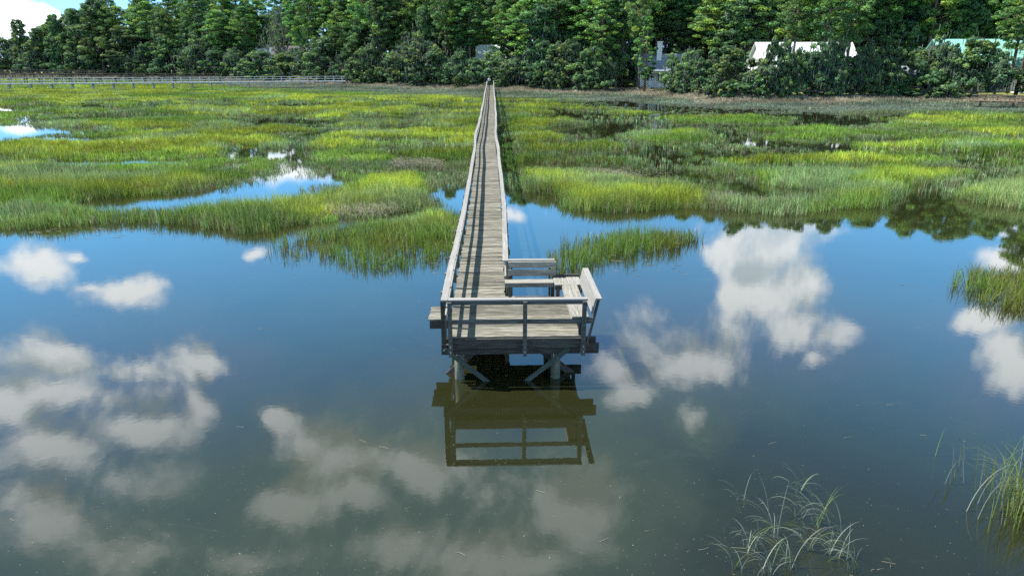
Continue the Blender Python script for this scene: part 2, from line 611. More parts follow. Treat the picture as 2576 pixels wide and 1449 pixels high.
def ground_material():
    m, nt, out = new_mat('mud_and_lawn')
    tc = node(nt, 'ShaderNodeTexCoord')
    at = node(nt, 'ShaderNodeAttribute', {'attribute_name': 'Col'})
    n1 = node(nt, 'ShaderNodeTexNoise', Vector=tc.outputs['Object'], Scale=1.7, Detail=6.0)
    n2 = node(nt, 'ShaderNodeTexNoise', Vector=tc.outputs['Object'], Scale=0.11, Detail=4.0)
    mud = ramp(nt, n1.outputs[0], [(0.3, (0.016, 0.016, 0.011)), (0.7, (0.036, 0.034, 0.024))])
    lawn = ramp(nt, n2.outputs[0], [(0.35, (0.05, 0.055, 0.02)), (0.5, (0.12, 0.15, 0.03)), (0.7, (0.22, 0.23, 0.05))])
    col = mixc(nt, at.outputs['Fac'], mud, lawn)
    b = node(nt, 'ShaderNodeBsdfPrincipled', Base_Color=col, Roughness=0.8)
    nt.links.new(b.outputs[0], out.inputs[0])
    return m


M = {
    'water': water_material(),
    'ground': ground_material(),
    'grass': foliage('marsh_grass_blade', by_object=False, trans=0.4),
    'leaf': foliage('oak_leaf', hue_var=0.02, val_var=0.22, trans=0.25),
    'needle': foliage('pine_needle', hue_var=0.02, val_var=0.2, trans=0.35),
    'bark': plain('bark', (0.10, 0.085, 0.07), 0.9, 0.35, 4.0),
    'pine_bark': plain('pine_bark', (0.17, 0.13, 0.10), 0.9, 0.35, 4.0),
    'plank': wood('weathered_deck', 'X', (0.04, 0.036, 0.028), (0.155, 0.143, 0.115), (0.38, 0.37, 0.34), (0.12, 0.116, 0.056), .5, .4),
    'rail': wood('weathered_rail', 'X', (0.12, 0.115, 0.10), (0.22, 0.215, 0.195), (0.34, 0.33, 0.31), (0.12, 0.115, 0.09), .3, .2),
    'cap': wood('pale_rail_cap', 'Y', (0.20, 0.193, 0.183), (0.25, 0.243, 0.233), (0.31, 0.303, 0.293), (0.17, 0.162, 0.15), .25, .08, .6),
    'capx': wood('pale_bench_cap', 'X', (0.20, 0.193, 0.183), (0.25, 0.243, 0.233), (0.31, 0.303, 0.293), (0.17, 0.162, 0.15), .25, .08, .6),
    'seat': wood('bench_seat_timber', 'X', (0.11, 0.105, 0.09), (0.26, 0.25, 0.225), (0.40, 0.39, 0.37), (0.18, 0.17, 0.12), .3, .12),
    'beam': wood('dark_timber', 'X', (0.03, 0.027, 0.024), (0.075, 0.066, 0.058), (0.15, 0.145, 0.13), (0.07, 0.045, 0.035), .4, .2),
    'pile': wood('treated_pile', 'Z', (0.08, 0.085, 0.06), (0.17, 0.175, 0.135), (0.28, 0.285, 0.235), (0.10, 0.12, 0.06), .4, .15),
    'post': wood('shade_darkened_rail', 'X', (0.05, 0.05, 0.046), (0.11, 0.107, 0.098), (0.20, 0.195, 0.18), (0.08, 0.075, 0.06), .3, .15),  # rail timber with the shade of the front faces put into its colour
    'brace': wood('dark_greenish_brace', 'X', (0.035, 0.052, 0.046), (0.07, 0.09, 0.08), (0.12, 0.14, 0.125), (0.05, 0.07, 0.045), .4, .15),  # dark greenish tone over the whole board
    'greywood': plain('grey_boardwalk_timber', (0.50, 0.51, 0.51), 0.85, 0.25, 1.5),
    'brownwood': plain('brown_boardwalk_timber', (0.20, 0.15, 0.10), 0.85, 0.3, 1.5),
    'darkwood': plain('dark_boardwalk_timber', (0.12, 0.10, 0.085), 0.85, 0.3, 1.5),
    'white': plain('white_paint', (0.72, 0.73, 0.72), 0.6, 0.08),
    'greywall': plain('blue_grey_siding', (0.30, 0.36, 0.42), 0.7, 0.08),
    'pinkwall': plain('pale_brick', (0.50, 0.42, 0.36), 0.8, 0.15),
    'whiteroof': plain('white_metal_roof', (0.68, 0.71, 0.74), 0.45, 0.08, 1.0),
    'greyroof': plain('slate_grey_roof', (0.22, 0.25, 0.32), 0.6, 0.15, 2.0),
    'darkroof': plain('dark_shingle_roof', (0.09, 0.085, 0.095), 0.8, 0.25, 2.0),
    'blueroof': plain('pale_blue_roof', (0.42, 0.50, 0.60), 0.5, 0.08, 2.0),
    'greenroof': plain('green_metal_roof', (0.22, 0.48, 0.42), 0.5, 0.1, 1.0),
    'glass': plain('window_glass', (0.03, 0.04, 0.05), 0.08),
    'porch': plain('dark_grey_door', (0.10, 0.10, 0.11), 0.8, 0.1),  # flat dark grey for the house doors
    'skin': plain('skin', (0.45, 0.27, 0.19), 0.6),
    'shirt': plain('white_shirt', (0.70, 0.72, 0.76), 0.8, .05),
    'trousers': plain('dark_trousers', (0.03, 0.035, 0.05), 0.85, .1),
    'hair': plain('grey_hair', (0.20, 0.19, 0.18), 0.8, .2),
    'bird': plain('white_plumage', (0.75, 0.75, 0.72), 0.8),
    'beak': plain('dark_beak', (0.10, 0.07, 0.03), 0.5),
    'straw': plain('straw', (0.26, 0.24, 0.18), 0.8, .3, 9.0),
    'speck': plain('pale_fleck', (0.15, 0.165, 0.135), 0.8, .3, 9.0),
    'log': plain('bleached_wood', (0.42, 0.40, 0.36), 0.85, .25, 6.0),
}

# ------------------------------------------------------------------ marsh layout
DOCK_ORIGIN = (-1.351, 13.621)
DOCK_ROT = R(1.6)
cD, sD = math.cos(DOCK_ROT), math.sin(DOCK_ROT)


def dock_to_world(x, y):
    return (DOCK_ORIGIN[0] + x * cD - y * sD, DOCK_ORIGIN[1] + x * sD + y * cD)


def world_to_dock(x, y):
    x, y = x - DOCK_ORIGIN[0], y - DOCK_ORIGIN[1]
    return x * cD + y * sD, -x * sD + y * cD


def G(pts):
    return [gp(x, y) for x, y in pts]


SHORE_PX = [(-700, 186), (0, 186), (430, 192.5), (700, 199), (870, 207.5), (1050, 213.5), (1240, 217), (1380, 222), (1500, 226), (1600, 224), (1700, 233), (1870, 245), (2050, 243), (2300, 240), (2576, 248), (3300, 262)]
SHORE = [gp(x, y, 0.8) for x, y in SHORE_PX]
SHORE = [(-420, 270)] + SHORE[1:] + [(200, 105)]
LAND = SHORE + [(900, 105), (900, 900), (-900, 900), (-900, 270)]

MARSH = G([(-400, 590), (-60, 580), (60, 578), (200, 567), (330, 558), (440, 566), (560, 578), (655, 590), (720, 570), (820, 560), (905, 548), (1010, 540),
           (1075, 532), (1150, 510), (1185, 500), (1262, 486), (1310, 478), (1395, 498), (1425, 516), (1490, 530), (1560, 536), (1650, 531), (1720, 526),
           (1800, 530), (1880, 540), (1960, 546), (2060, 536), (2170, 522), (2262, 502), (2312, 490), (2400, 500), (2440, 506), (2490, 514), (2600, 524), (2900, 545)]) + [(140, 30), (300, 100), (300, 400), (-500, 400), (-160, 28)]
CHANNELS = [
    # the winding creek left of the dock
    G([(170, 520), (230, 503), (330, 496), (480, 482), (590, 460), (672, 432), (712, 405), (700, 396), (600, 404), (555, 392), (575, 366), (650, 366), (710, 382), (768, 392), (822, 430), (905, 462), (810, 490), (730, 520), (600, 540), (440, 546), (260, 542), (180, 530)]),
    G([(1045, 420), (1105, 422), (1190, 432), (1190, 522), (1120, 520), (1075, 490)]),
    G([(-80, 312), (60, 312), (150, 320), (260, 318), (300, 326), (160, 340), (60, 352), (-80, 356)]),
    G([(880, 372), (1000, 366), (1190, 372), (1190, 384), (1000, 382), (880, 386)]),
    G([(620, 300), (760, 296), (860, 304), (840, 318), (700, 318), (610, 330), (590, 318)]),
    G([(-80, 272), (30, 272), (60, 280), (-80, 290)]),
    G([(130, 292), (420, 288), (440, 298), (130, 306)]),
    # still dark channel along the right side of the dock
    G([(1248, 262), (1262, 262), (1285, 330), (1300, 400), (1318, 480), (1235, 500), (1235, 420)]),
    G([(1300, 408), (1500, 418), (1700, 425), (1860, 440), (1900, 458), (1830, 474), (1740, 480), (1680, 460), (1500, 432), (1300, 425)]),
    G([(1990, 300), (2130, 296), (2260, 304), (2240, 322), (2060, 324), (1980, 318)]),
    G([(1300, 355), (1500, 352), (1520, 366), (1300, 372)]),
    G([(1800, 350), (1860, 346), (2100, 360), (2180, 372), (2060, 382), (1860, 370)]),
    # creek coming in from the right
    G([(2230, 520), (2290, 470), (2380, 452), (2440, 430), (2400, 405), (2320, 385), (2350, 374), (2440, 388), (2540, 420), (2580, 450), (2500, 470), (2420, 492), (2440, 520), (2330, 530)]),
    G([(1310, 292), (1500, 296), (1700, 300), (1700, 308), (1500, 306), (1310, 302)]),
]


def strip(x0, y0, x1, y1, depth):
    """water in front of a measured edge of the grass, reaching depth metres towards the camera"""
    out = []
    for k in range(9):
        t = k / 8
        out.append(gp(x0 + (x1 - x0) * t, y0 + (y1 - y0) * t + 2.5 * math.sin(k * 1.9 + x0)))
    back = [(a, b - depth * (.25 + .75 * math.sin(math.pi * min(1, max(0, k / 8))) ** .6)) for k, (a, b) in enumerate(out)]
    return out + back[::-1]


CHANNELS += [strip(*q) for q in (
    (110, 406, 570, 398, 3.2), (680, 375, 870, 373, 3.5), (800, 430, 1195, 420, 2.6), (890, 350, 1200, 346, 4.8), (110, 332, 430, 328, 4.5),
    (880, 289, 1210, 286, 6.5), (420, 294, 810, 288, 6.5), (480, 263, 900, 260, 9), (60, 262, 420, 262, 9), (850, 320, 1205, 316, 5),
    (1325, 410, 1770, 410, 3.6), (1780, 418, 2190, 418, 3.4), (1540, 362, 1830, 361, 4.4), (1950, 350, 2270, 352, 4.4), (1320, 322, 1900, 318, 5.2),
    (2270, 334, 2600, 348, 4.5), (1330, 288, 1760, 285, 6.5), (1800, 288, 2320, 288, 6.5), (1300, 380, 1530, 384, 4.0), (2380, 300, 2700, 306, 6), (1420, 264, 1900, 266, 8))]
ISLANDS = [
    ('left', G([(700, 615), (745, 655), (800, 648), (870, 672), (960, 678), (1050, 672), (1110, 660), (1150, 640), (1168, 590), (1172, 545), (1090, 548), (960, 575), (860, 588), (770, 594)])),
    ('bench', G([(1395, 690), (1440, 688), (1480, 668), (1560, 648), (1650, 630), (1745, 616), (1740, 606), (1640, 600), (1540, 604), (1470, 615), (1400, 650)])),
    ('right', G([(2395, 712), (2440, 738), (2490, 755), (2540, 790), (2620, 810), (2800, 800), (2800, 690), (2640, 680), (2540, 688), (2450, 700)])),
]
WRACK = [G([(990, 408), (1100, 408), (1120, 432), (1000, 428)]), G([(1478, 436), (1600, 428), (1690, 440), (1680, 452), (1560, 452)]),
         G([(1790, 500), (1880, 490), (1990, 494), (2010, 512), (1920, 524), (1800, 520)]), G([(1090, 486), (1170, 484), (1175, 510), (1090, 508)]),
         G([(830, 535), (1000, 530), (1000, 545), (840, 550)])]

GX0, GX1, GY0, GY1, GS = -215.0, 150.0, 16.0, 300.0, 0.6
gx = np.arange(GX0, GX1, GS); gy = np.arange(GY0, GY1, GS)
XX, YY = np.meshgrid(gx, gy)


def layout():
    x = XX + (fbm(XX / 2.2, YY / 2.2, 3, 3) - .5) * 1.5
    y = YY + (fbm(XX / 2.2, YY / 2.2, 5, 3) - .5) * 1.5
    L = poly_sd(x, y, MARSH)
    # narrow tidal creeks that wind through the marsh
    right = smooth(-2, 6, XX)
    n = fbm(XX / 34, YY / 17, 21, 3) - 0.5
    wid = 0.034 + 0.022 * right
    cr = (np.abs(n) - wid) * 30
    n2 = fbm(XX / 26 + 40, YY / 13, 31, 3) - 0.5
    cr2 = (np.abs(n2) - wid * .9) * 26
    inner = smooth(np.where(XX < 0, 3.5, .5), np.where(XX < 0, 8, 4), L)
    far = smooth(130, 105, YY + 0.0 * XX)
    cr = np.minimum(cr, np.where(right > .5, cr2, cr2 + .15))
    L = np.where((inner > .5) & (far > .5), np.minimum(L, cr), L)
    for c in CHANNELS:
        L = np.minimum(L, -poly_sd(x, y, c))
    for nme, p in ISLANDS:
        L = np.maximum(L, poly_sd(x, y, p))
    S = poly_sd(XX, YY, LAND)
    L = np.where(S > -14, np.maximum(L, 2.0 + 0 * L), L)
    return L, S


LG, SG = layout()


def samp(A, x, y):
    fx = np.clip((x - GX0) / GS, 0, A.shape[1] - 1.001)
    fy = np.clip((y - GY0) / GS, 0, A.shape[0] - 1.001)
    i, j = fx.astype(int), fy.astype(int)
    a, b = fx - i, fy - j
    return (A[j, i] * (1 - a) + A[j, i + 1] * a) * (1 - b) + (A[j + 1, i] * (1 - a) + A[j + 1, i + 1] * a) * b


def land_z(x, y):
    s = samp(SG, np.asarray(x, float), np.asarray(y, float))
    return 0.12 + 0.75 * smooth(-6, 3, s) + 1.9 * smooth(4, 45, s)


# water: one sheet to the horizon
wm = MB()
wm.add([(-4000, -400, 0), (4000, -400, 0), (4000, 5000, 0), (-4000, 5000, 0)], [(0, 1, 2, 3)])
tag(wm.build('water', M['water']), 'calm olive-brown tidal water mirroring blue sky and clouds', 'water', kind='structure')

# ground: mud flats under the grass, rising to the lawns and woods, one sheet out to the horizon
def build_ground():
    st = 2
    X, Y, L, S = XX[::st, ::st], YY[::st, ::st], LG[::st, ::st], SG[::st, ::st]
    z = np.clip((L - .7) * 0.12, -0.35, 0.05) + (fbm(X / 1.3, Y / 1.3, 8, 2) - .5) * .05
    z = np.where(S > -9, np.maximum(z, 0.05), z) + 0.75 * smooth(-6, 3, S) + 1.9 * smooth(4, 45, S)
    z = np.where(Y < 28.5, np.minimum(z, -.08), z)
    z[0, :] = np.minimum(z[0, :], -.35)
    ny, nx = X.shape
    V = np.stack([X.ravel(), Y.ravel(), z.ravel()], 1)
    idx = np.arange(nx * ny).reshape(ny, nx)
    Q = np.stack([idx[:-1, :-1].ravel(), idx[:-1, 1:].ravel(), idx[1:, 1:].ravel(), idx[1:, :-1].ravel()], 1)
    lawn = smooth(1.0, 5.0, S).ravel()
    # skirt: outer land to the horizon behind, left and right
    x0, x1, y1 = X[0, 0], X[0, -1], Y[-1, 0]
    b = len(V)
    zr = 2.75
    ring = [(x0, y1, zr), (x1, y1, zr), (4000, 4900, zr), (-4000, 4900, zr), (-4000, 330, 0.9), (x0, 285, 0.9), (4000, 150, .9), (x1, 120, 2.0)]
    V = np.vstack([V, np.array(ring)])
    lawn = np.concatenate([lawn, np.ones(len(ring))])
    Q = np.vstack([Q, np.array([[b, b + 1, b + 2, b + 3], [b + 5, b, b + 3, b + 4], [b + 1, b + 7, b + 6, b + 2]])])
    me = fast_mesh('ground', V, Q, np.repeat(lawn[:, None], 3, 1))
    for p in me.polygons:
        p.use_smooth = True
    o = link('ground', me, None, M['ground'])
    tag(o, 'wet dark mud flats rising to mown lawn under the trees', 'ground', kind='structure')


build_ground()


# ------------------------------------------------------------------ marsh grass
def blades(P, h, w, az, lean, col, face, seg=2):
    """P (N,3) roots; one blade each: bent strip that tapers to a point"""
    n = len(P)
    u = np.stack([np.cos(az), np.sin(az), np.zeros(n)], 1)
    s = np.stack([np.cos(face), np.sin(face), np.zeros(n)], 1) * (w / 2)[:, None]
    z = np.array([0, 0, 1.0])
    hz = h * np.cos(lean)
    hx = h * np.sin(lean)
    if seg == 1:
        V = np.stack([P - s, P + s, P + u * hx[:, None] + z * hz[:, None]], 1).reshape(-1, 3)
        T = np.arange(3 * n).reshape(n, 3)
        return V, T, np.repeat(col, 3, 0)
    mid = P + u * (hx * .34)[:, None] + z * (hz * .62)[:, None]
    tip = P + u * hx[:, None] + z * hz[:, None]
    V = np.stack([P - s * .9, P + s * .9, mid - s * .8, mid + s * .8, tip], 1).reshape(-1, 3)
    b = 5 * np.arange(n)[:, None]
    T = np.concatenate([b + [0, 1, 3], b + [0, 3, 2], b + [2, 3, 4]], 1).reshape(-1, 3)
    return V, T, np.repeat(col, 5, 0)


YEL = np.array([0.40, 0.475, 0.065]); GRN = np.array([0.19, 0.325, 0.058]); GRY = np.array([0.275, 0.365, 0.19])
DKG = np.array([0.050, 0.080, 0.024]); STR = np.array([0.36, 0.32, 0.20]); TAN = np.array([0.42, 0.36, 0.26]); PUR = np.array([0.24, 0.29, 0.23])


def grass_colour(x, y, L, S, n):
    yv = smooth(.34, .52, fbm(x / 16, y / 8, 77, 3)) * smooth(-.1, 1.0, L)
    yv = np.clip(yv * np.where(x < 0, 1.1, .85) + .1, 0, 1)
    gv = smooth(.53, .68, fbm(x / 6 + 9, y / 5, 99, 3)) * .7
    gv = np.maximum(gv, smooth(.2, -.4, L) * .8)
    gv = np.maximum(gv, smooth(24, 30, 60 - y) * smooth(.3, .6, fbm(x / 5, y / 3, 91, 2)) * .3)
    c = GRN * (1 - yv)[:, None] + YEL * yv[:, None]
    c = c * (1 - gv)[:, None] + GRY * gv[:, None]
    # short grey band and tan band along the shore
    pu = smooth(-30, -18, S + 7 * (fbm(x / 9, y / 9, 55, 2) - .5)) * .85
    c = c * (1 - pu)[:, None] + PUR * pu[:, None]
    ta = smooth(-9, -4, S + 6 * (fbm(x / 6, y / 6, 56, 2) - .5)) * .9
    c = c * (1 - ta)[:, None] + TAN * ta[:, None]
    c = c * (.68 + .58 * smooth(.25, .75, fbm(x / 6 + 3, y / 3.2, 121, 3)))[:, None]      # random patches of paler and darker grass
    c = c * np.exp(rng.normal(0, .28, n))[:, None]
    c[:, 0] *= np.exp(rng.normal(0, .10, n))
    st = rng.random(n) < .035 + .16 * smooth(.7, .0, L)
    c[st] = STR * rng.uniform(.6, 1.1, (st.sum(), 1))
    return c


def in_view(x, y, margin=1.12, extra=6.0):
    fwd = y * CP + CAM_H * SP
    return (np.abs(x) < fwd * .75 * margin + extra)


def scatter(d0, d1, xa, xb, dens, width, seg, clump=6, hscale=1.0):
    area = (xb - xa) * (d1 - d0)
    nc = int(area * dens / clump)
    x, y = rng.uniform(xa, xb, nc), rng.uniform(d0, d1, nc)
    k = in_view(x, y)
    x, y = x[k], y[k]
    L, S = samp(LG, x, y), samp(SG, x, y)
    lx, ly = world_to_dock(x, y)
    keep = rng.random(len(x)) < np.maximum(smooth(-.25, .12, L), np.where(x > 0, .14, .3) * smooth(-2.2, -.6, L) * smooth(.42, .55, fbm(x / 5, y / 5, 71, 2)) * (S < 0) * (y > 36))
    keep &= ~((lx > -.25) & (lx < 1.45) & (ly > -1)) & (S < 1.5)
    keep &= ~((lx > -.8) & (lx < 3.6) & (ly > -1) & (ly < 2.2))
    tuft = fbm(x / 1.5, y / 1.1, 83, 3)
    keep &= rng.random(len(x)) < .75 + .25 * smooth(.36, .52, tuft)
    x, y, L, S, tuft = x[keep], y[keep], L[keep], S[keep], tuft[keep]
    # tall dense stands and short open ones
    hp = 0.40 + 0.26 * smooth(.36, .62, fbm(x / 7 + 5, y / 6, 41, 3)) + .22 * smooth(44, 32, y)
    hp *= (0.55 + 0.45 * smooth(-.5, .9, L))
    hp *= 1 - .45 * smooth(-34, -22, S)
    hp *= 1 + .5 * smooth(-12, -7, S)
    hp *= .85 + .3 * smooth(.34, .62, tuft)
    thin = rng.random(len(x)) < (0.85 + .15 * smooth(.5, .8, hp))
    wr = np.zeros(len(x), bool)
    for p in WRACK:
        wr |= poly_sd(x, y, p) > -.2
    x, y, L, S, hp, wr = x[thin], y[thin], L[thin], S[thin], hp[thin], wr[thin]
    m = len(x)
    reps = clump
    X = np.repeat(x, reps) + rng.normal(0, .11, m * reps)
    Y = np.repeat(y, reps) + rng.normal(0, .11, m * reps)
    n = len(X)
    Lr, Sr, W = np.repeat(L, reps), np.repeat(S, reps), np.repeat(wr, reps)
    h = np.repeat(hp * rng.uniform(.8, 1.15, m), reps) * rng.uniform(.55, 1.12, n) * hscale
    z = np.where(Sr > -9, .12 + .75 * smooth(-6, 3, Sr), -.03)
    P = np.stack([X, Y, z], 1)
    wind = 2.7 + (vnoise(X / 5, Y / 5, 61) - .5) * 1.6
    az = np.where(rng.random(n) < .45, wind, rng.uniform(0, 2 * np.pi, n))
    lean = np.abs(rng.normal(.12, .28, n))
    c = np.repeat(grass_colour(x, y, L, S, m), reps, 0) * rng.uniform(.8, 1.2, (n, 1))
    lie = W & (rng.random(n) < .7)
    lean = np.where(lie, rng.uniform(1.2, 1.52, n), lean)
    P[:, 2] = np.where(lie, rng.uniform(.02, .3, n), P[:, 2])
    c[lie] = np.array([.30, .275, .215]) * rng.uniform(.5, 1.25, (lie.sum(), 1))
    return blades(P, h, width * 1.25 * rng.uniform(.6, 1.3, n), az, lean, c, rng.uniform(0, np.pi, n), seg)


def join_blades(parts):
    Vs, Ts, Cs, b = [], [], [], 0
    for V, T, C in parts:
        Vs.append(V); Ts.append(T + b); Cs.append(C); b += len(V)
    return np.vstack(Vs), np.vstack(Ts), np.vstack(Cs)


def grass_object(name, parts, label, kind='stuff', cat='marsh grass', origin=(0, 0)):
    V, T, C = join_blades(parts)
    V = V - np.array([origin[0], origin[1], 0])
    o = link(name, fast_mesh(name, V, T, C), None, M['grass'])
    o.location = (origin[0], origin[1], 0)
    return tag(o, label, cat, kind=kind)


grass_object('marsh_grass', [scatter(26, 46, -45, -1.3, 380, .020, 2), scatter(46, 80, -75, -2, 150, .034, 2), scatter(80, 175, -150, -3, 70, .075, 1), scatter(175, 290, -212, -38, 16, .14, 1)],
             'yellow-green cordgrass marsh cut by a winding creek, left of the long dock')
grass_object('marsh_grass', [scatter(26, 46, -1, 45, 380, .020, 2), scatter(46, 80, -2, 75, 150, .034, 2), scatter(80, 175, -3, 130, 70, .075, 1)],
             'green cordgrass marsh split by narrow dark channels, right of the long dock')


def clump_grass(poly, dens, hmin, hmax, width, lean_m=.2, green=None):
    xs, ys = [p[0] for p in poly], [p[1] for p in poly]
    a, b, c_, d = min(xs) - .8, max(xs) + .8, min(ys) - .8, max(ys) + .8
    nc = int((b - a) * (d - c_) * dens / 7)
    x, y = rng.uniform(a, b, nc), rng.uniform(c_, d, nc)
    sd = poly_sd(x, y, poly) + (fbm(x / .7, y / .7, 13, 2) - .5) * .9
    lx, ly = world_to_dock(x, y)
    k = (rng.random(nc) < smooth(-.45, .45, sd)) & ~((lx > -.25) & (lx < 1.5)) & ~((lx > -.8) & (lx < 3.5) & (ly < 2.9) & (ly > -1))
    k &= ~((lx > .2) & (lx < 2.6) & (ly < 3.2) & (ly > -1))
    x, y, sd = x[k], y[k], sd[k]
    m, reps = len(x), 7
    hp = hmin + (hmax - hmin) * smooth(.3, .7, fbm(x / 1.6, y / 1.6, 14, 2)) * (.55 + .45 * smooth(-.3, .7, sd))
    X = np.repeat(x, reps) + rng.normal(0, .06, m * reps)
    Y = np.repeat(y, reps) + rng.normal(0, .06, m * reps)
    n = len(X)
    h = np.repeat(hp, reps) * rng.uniform(.45, 1.15, n)
    yv = smooth(.42, .68, fbm(x / 1.5, y / 1.5, 15, 3))[:, None]
    c = (GRN * .95) * (1 - yv) + np.array([.20, .235, .045]) * yv
    c = np.repeat(c, reps, 0) * rng.uniform(.6, 1.3, (n, 1))
    st = rng.random(n) < .15
    c[st] = STR * rng.uniform(.45, .95, (st.sum(), 1))
    lean = np.abs(rng.normal(lean_m, .25, n))
    bent = rng.random(n) < .10
    lean[bent] = rng.uniform(.9, 1.5, bent.sum())
    return blades(np.stack([X, Y, np.full(n, -.03)], 1), h, width * rng.uniform(.6, 1.3, n), rng.uniform(0, 2 * np.pi, n), lean, c, rng.uniform(0, np.pi, n), 2)


isl = dict(ISLANDS)
grass_object('grass_clump', [clump_grass(isl['left'], 125, .3, .85, .018)], 'shaggy green grass patch in the water, left of the dock and nearest it', None, 'grass clump', gp(950, 640))
grass_object('grass_clump', [clump_grass(isl['bench'], 250, .35, .95, .016)], 'small island of bright green grass behind the dock benches', None, 'grass clump', gp(1560, 640))
grass_object('grass_clump', [clump_grass(isl['right'], 330, .4, .85, .015, .35)], 'leaning green grass clump in open water at the right edge, halfway up', None, 'grass clump', gp(2540, 740))


# long single blades with a droop, for the reeds that stand close to the camera
def reed_mesh(shoots, seed):
    r = np.random.default_rng(seed)
    V, T, C = [], [], []
    for (x, y, hgt, az, lean, w, col) in shoots:
        n = 7
        b = len(V)
        side = np.array([-math.sin(az), math.cos(az), 0]) * w / 2
        for i in range(n + 1):
            t = i / n
            a = lean * (0.25 + 1.5 * t * t)
            if i == 0:
                p = np.array([x, y, -.02])
            else:
                p = p + np.array([math.cos(az) * math.sin(a), math.sin(az) * math.sin(a), math.cos(a)]) * hgt / n
                p[2] = max(p[2], .012)
            ww = side * (1 - t ** 1.6) + side * .05
            V += [p - ww, p + ww]
            C += [col, col]
        for i in range(n):
            k = b + 2 * i
            T += [(k, k + 1, k + 3), (k, k + 3, k + 2)]
    return fast_mesh('reed', np.array(V), np.array(T), np.array(C))


PALE = np.array([.33, .37, .31]); GREEN2 = np.array([.14, .20, .05])
REEDS = [(2000, 1235, 3, .34), (1860, 1262, 2, .32), (1950, 1345, 5, .5), (2035, 1380, 6, .5), (2060, 1320, 5, .55), (1985, 1425, 6, .45), (2095, 1400, 4, .45), (2135, 1398, 4, .42),
         (1890, 1380, 5, .5), (2150, 1440, 4, .45), (2100, 1345, 4, .5), (1850, 1430, 4, .4), (2005, 1300, 3, .5), (2235, 1415, 1, .2), (1930, 1440, 5, .45)]
for i, (px, py, k, hh) in enumerate(REEDS):
    o0 = gp(px, py)
    r = random.Random(100 + i)
    sh = []
    for j in range(k * 3):
        pale = r.random() < .68
        c = (PALE if pale else GREEN2) * r.uniform(.7, 1.2)
        az = r.choice([r.uniform(2.3, 3.6), r.uniform(2.3, 3.6), r.uniform(0, 6.28)])
        sh.append((r.uniform(-.09, .09), r.uniform(-.09, .09), hh * r.uniform(.8, 1.9), az, r.uniform(.5, 1.35), r.uniform(.007, .012), c))
    if i % 3 == 0:
        sh.append((r.uniform(-.1, .1), r.uniform(-.1, .1), hh * 1.6, r.uniform(2.4, 2.9), 1.5, .018, PALE * .8))
    o = link('reed_shoot', reed_mesh(sh, i), None, M['grass'])
    o.location = (o0[0], o0[1], 0)
    tag(o, 'thin pale bent reed shoots standing in open water at the bottom right', 'reeds', 'sparse reeds in the open water')
# clump at the right edge
sh = []
r = random.Random(5)
for j in range(420):
    a, q = r.uniform(0, 6.28), abs(r.gauss(0, .42))
    c = (GREEN2 * 1.1 if r.random() < .6 else PALE * .8) * r.uniform(.6, 1.25)
    if r.random() < .3:
        c = np.array([.20, .24, .05]) * r.uniform(.8, 1.2)
    sh.append((math.cos(a) * q, math.sin(a) * q * 1.3, r.uniform(.4, 1.35), r.choice([r.uniform(2.2, 3.7), r.uniform(0, 6.28)]), r.uniform(.1, 1.1), r.uniform(.007, .013), c))
p0 = gp(2580, 1285)
o = link('reed_clump', reed_mesh(sh, 77), None, M['grass'])
o.location = (p0[0], p0[1], 0)
tag(o, 'arching green reed clump at the lower right edge of the picture', 'reeds')


# ------------------------------------------------------------------ the dock
dock = empty('dock', (*DOCK_ORIGIN, 0), DOCK_ROT)
tag(dock, 'long weathered wooden dock with railings and a square end platform with benches', 'dock')
DZ, RZ = 1.13, 2.02
LEN = 136.0


def sway(y):
    f = min(1.0, max(0.0, (y - 3) / 5))
    f2 = 1 / (1 + max(0, y - 25) / 25)
    return f * f2 * (0.065 * math.exp(-((y - 9.5) / 3.2) ** 2) + 0.035 * math.sin(y / 3.9 + 2.2) + 0.05 * math.sin(y / 9.3 + .8) + .02 * math.sin(y / 1.9))


def dip(y):
    f = min(1.0, max(0.0, (y - 3) / 6))
    return f / (1 + max(0, y - 25) / 25) * (0.022 * math.sin(y / 4.1) + 0.03 * math.sin(y / 10.0 + 2)) + 0.12 * max(0, y - 60) / 76


PITCHW = 0.146
plank_meshes = []
for k in range(8):
    rr = random.Random(k)
    m = MB()
    hw = 0.069
    e0, e1 = rr.uniform(-.02, .015), rr.uniform(-.015, .025)
    n = 4
    vs = []
    for i in range(n + 1):
        x = -.04 + e0 + (1.27 + e1 - e0) * i / n
        cup = rr.uniform(-.004, .004)
        for (yy, zz) in ((-hw, -.038), (-hw + rr.uniform(-.003, .003), 0 + cup), (hw + rr.uniform(-.003, .003), 0 + cup * .5), (hw, -.038)):
            vs.append((x, yy, zz))
    fs = []
    for i in range(n):
        for q in range(4):
            fs.append((i * 4 + q, i * 4 + (q + 1) % 4, i * 4 + 4 + (q + 1) % 4, i * 4 + 4 + q))
    fs += [(3, 2, 1, 0), tuple(n * 4 + q for q in range(4))]
    m.add(vs, fs)
    me = m.mesh('plank')
    me.materials.append(M['plank'])
    plank_meshes.append(me)

# platform planks
y = 0.073
while y < 2.62:
    board('plank', (-.03 + random.uniform(-.012, .012), y, DZ - .019), (2.93 + random.uniform(-.015, .02), y, DZ - .019), .138, .038, M['plank'], dock)
    y += PITCHW
NPLAT = 18
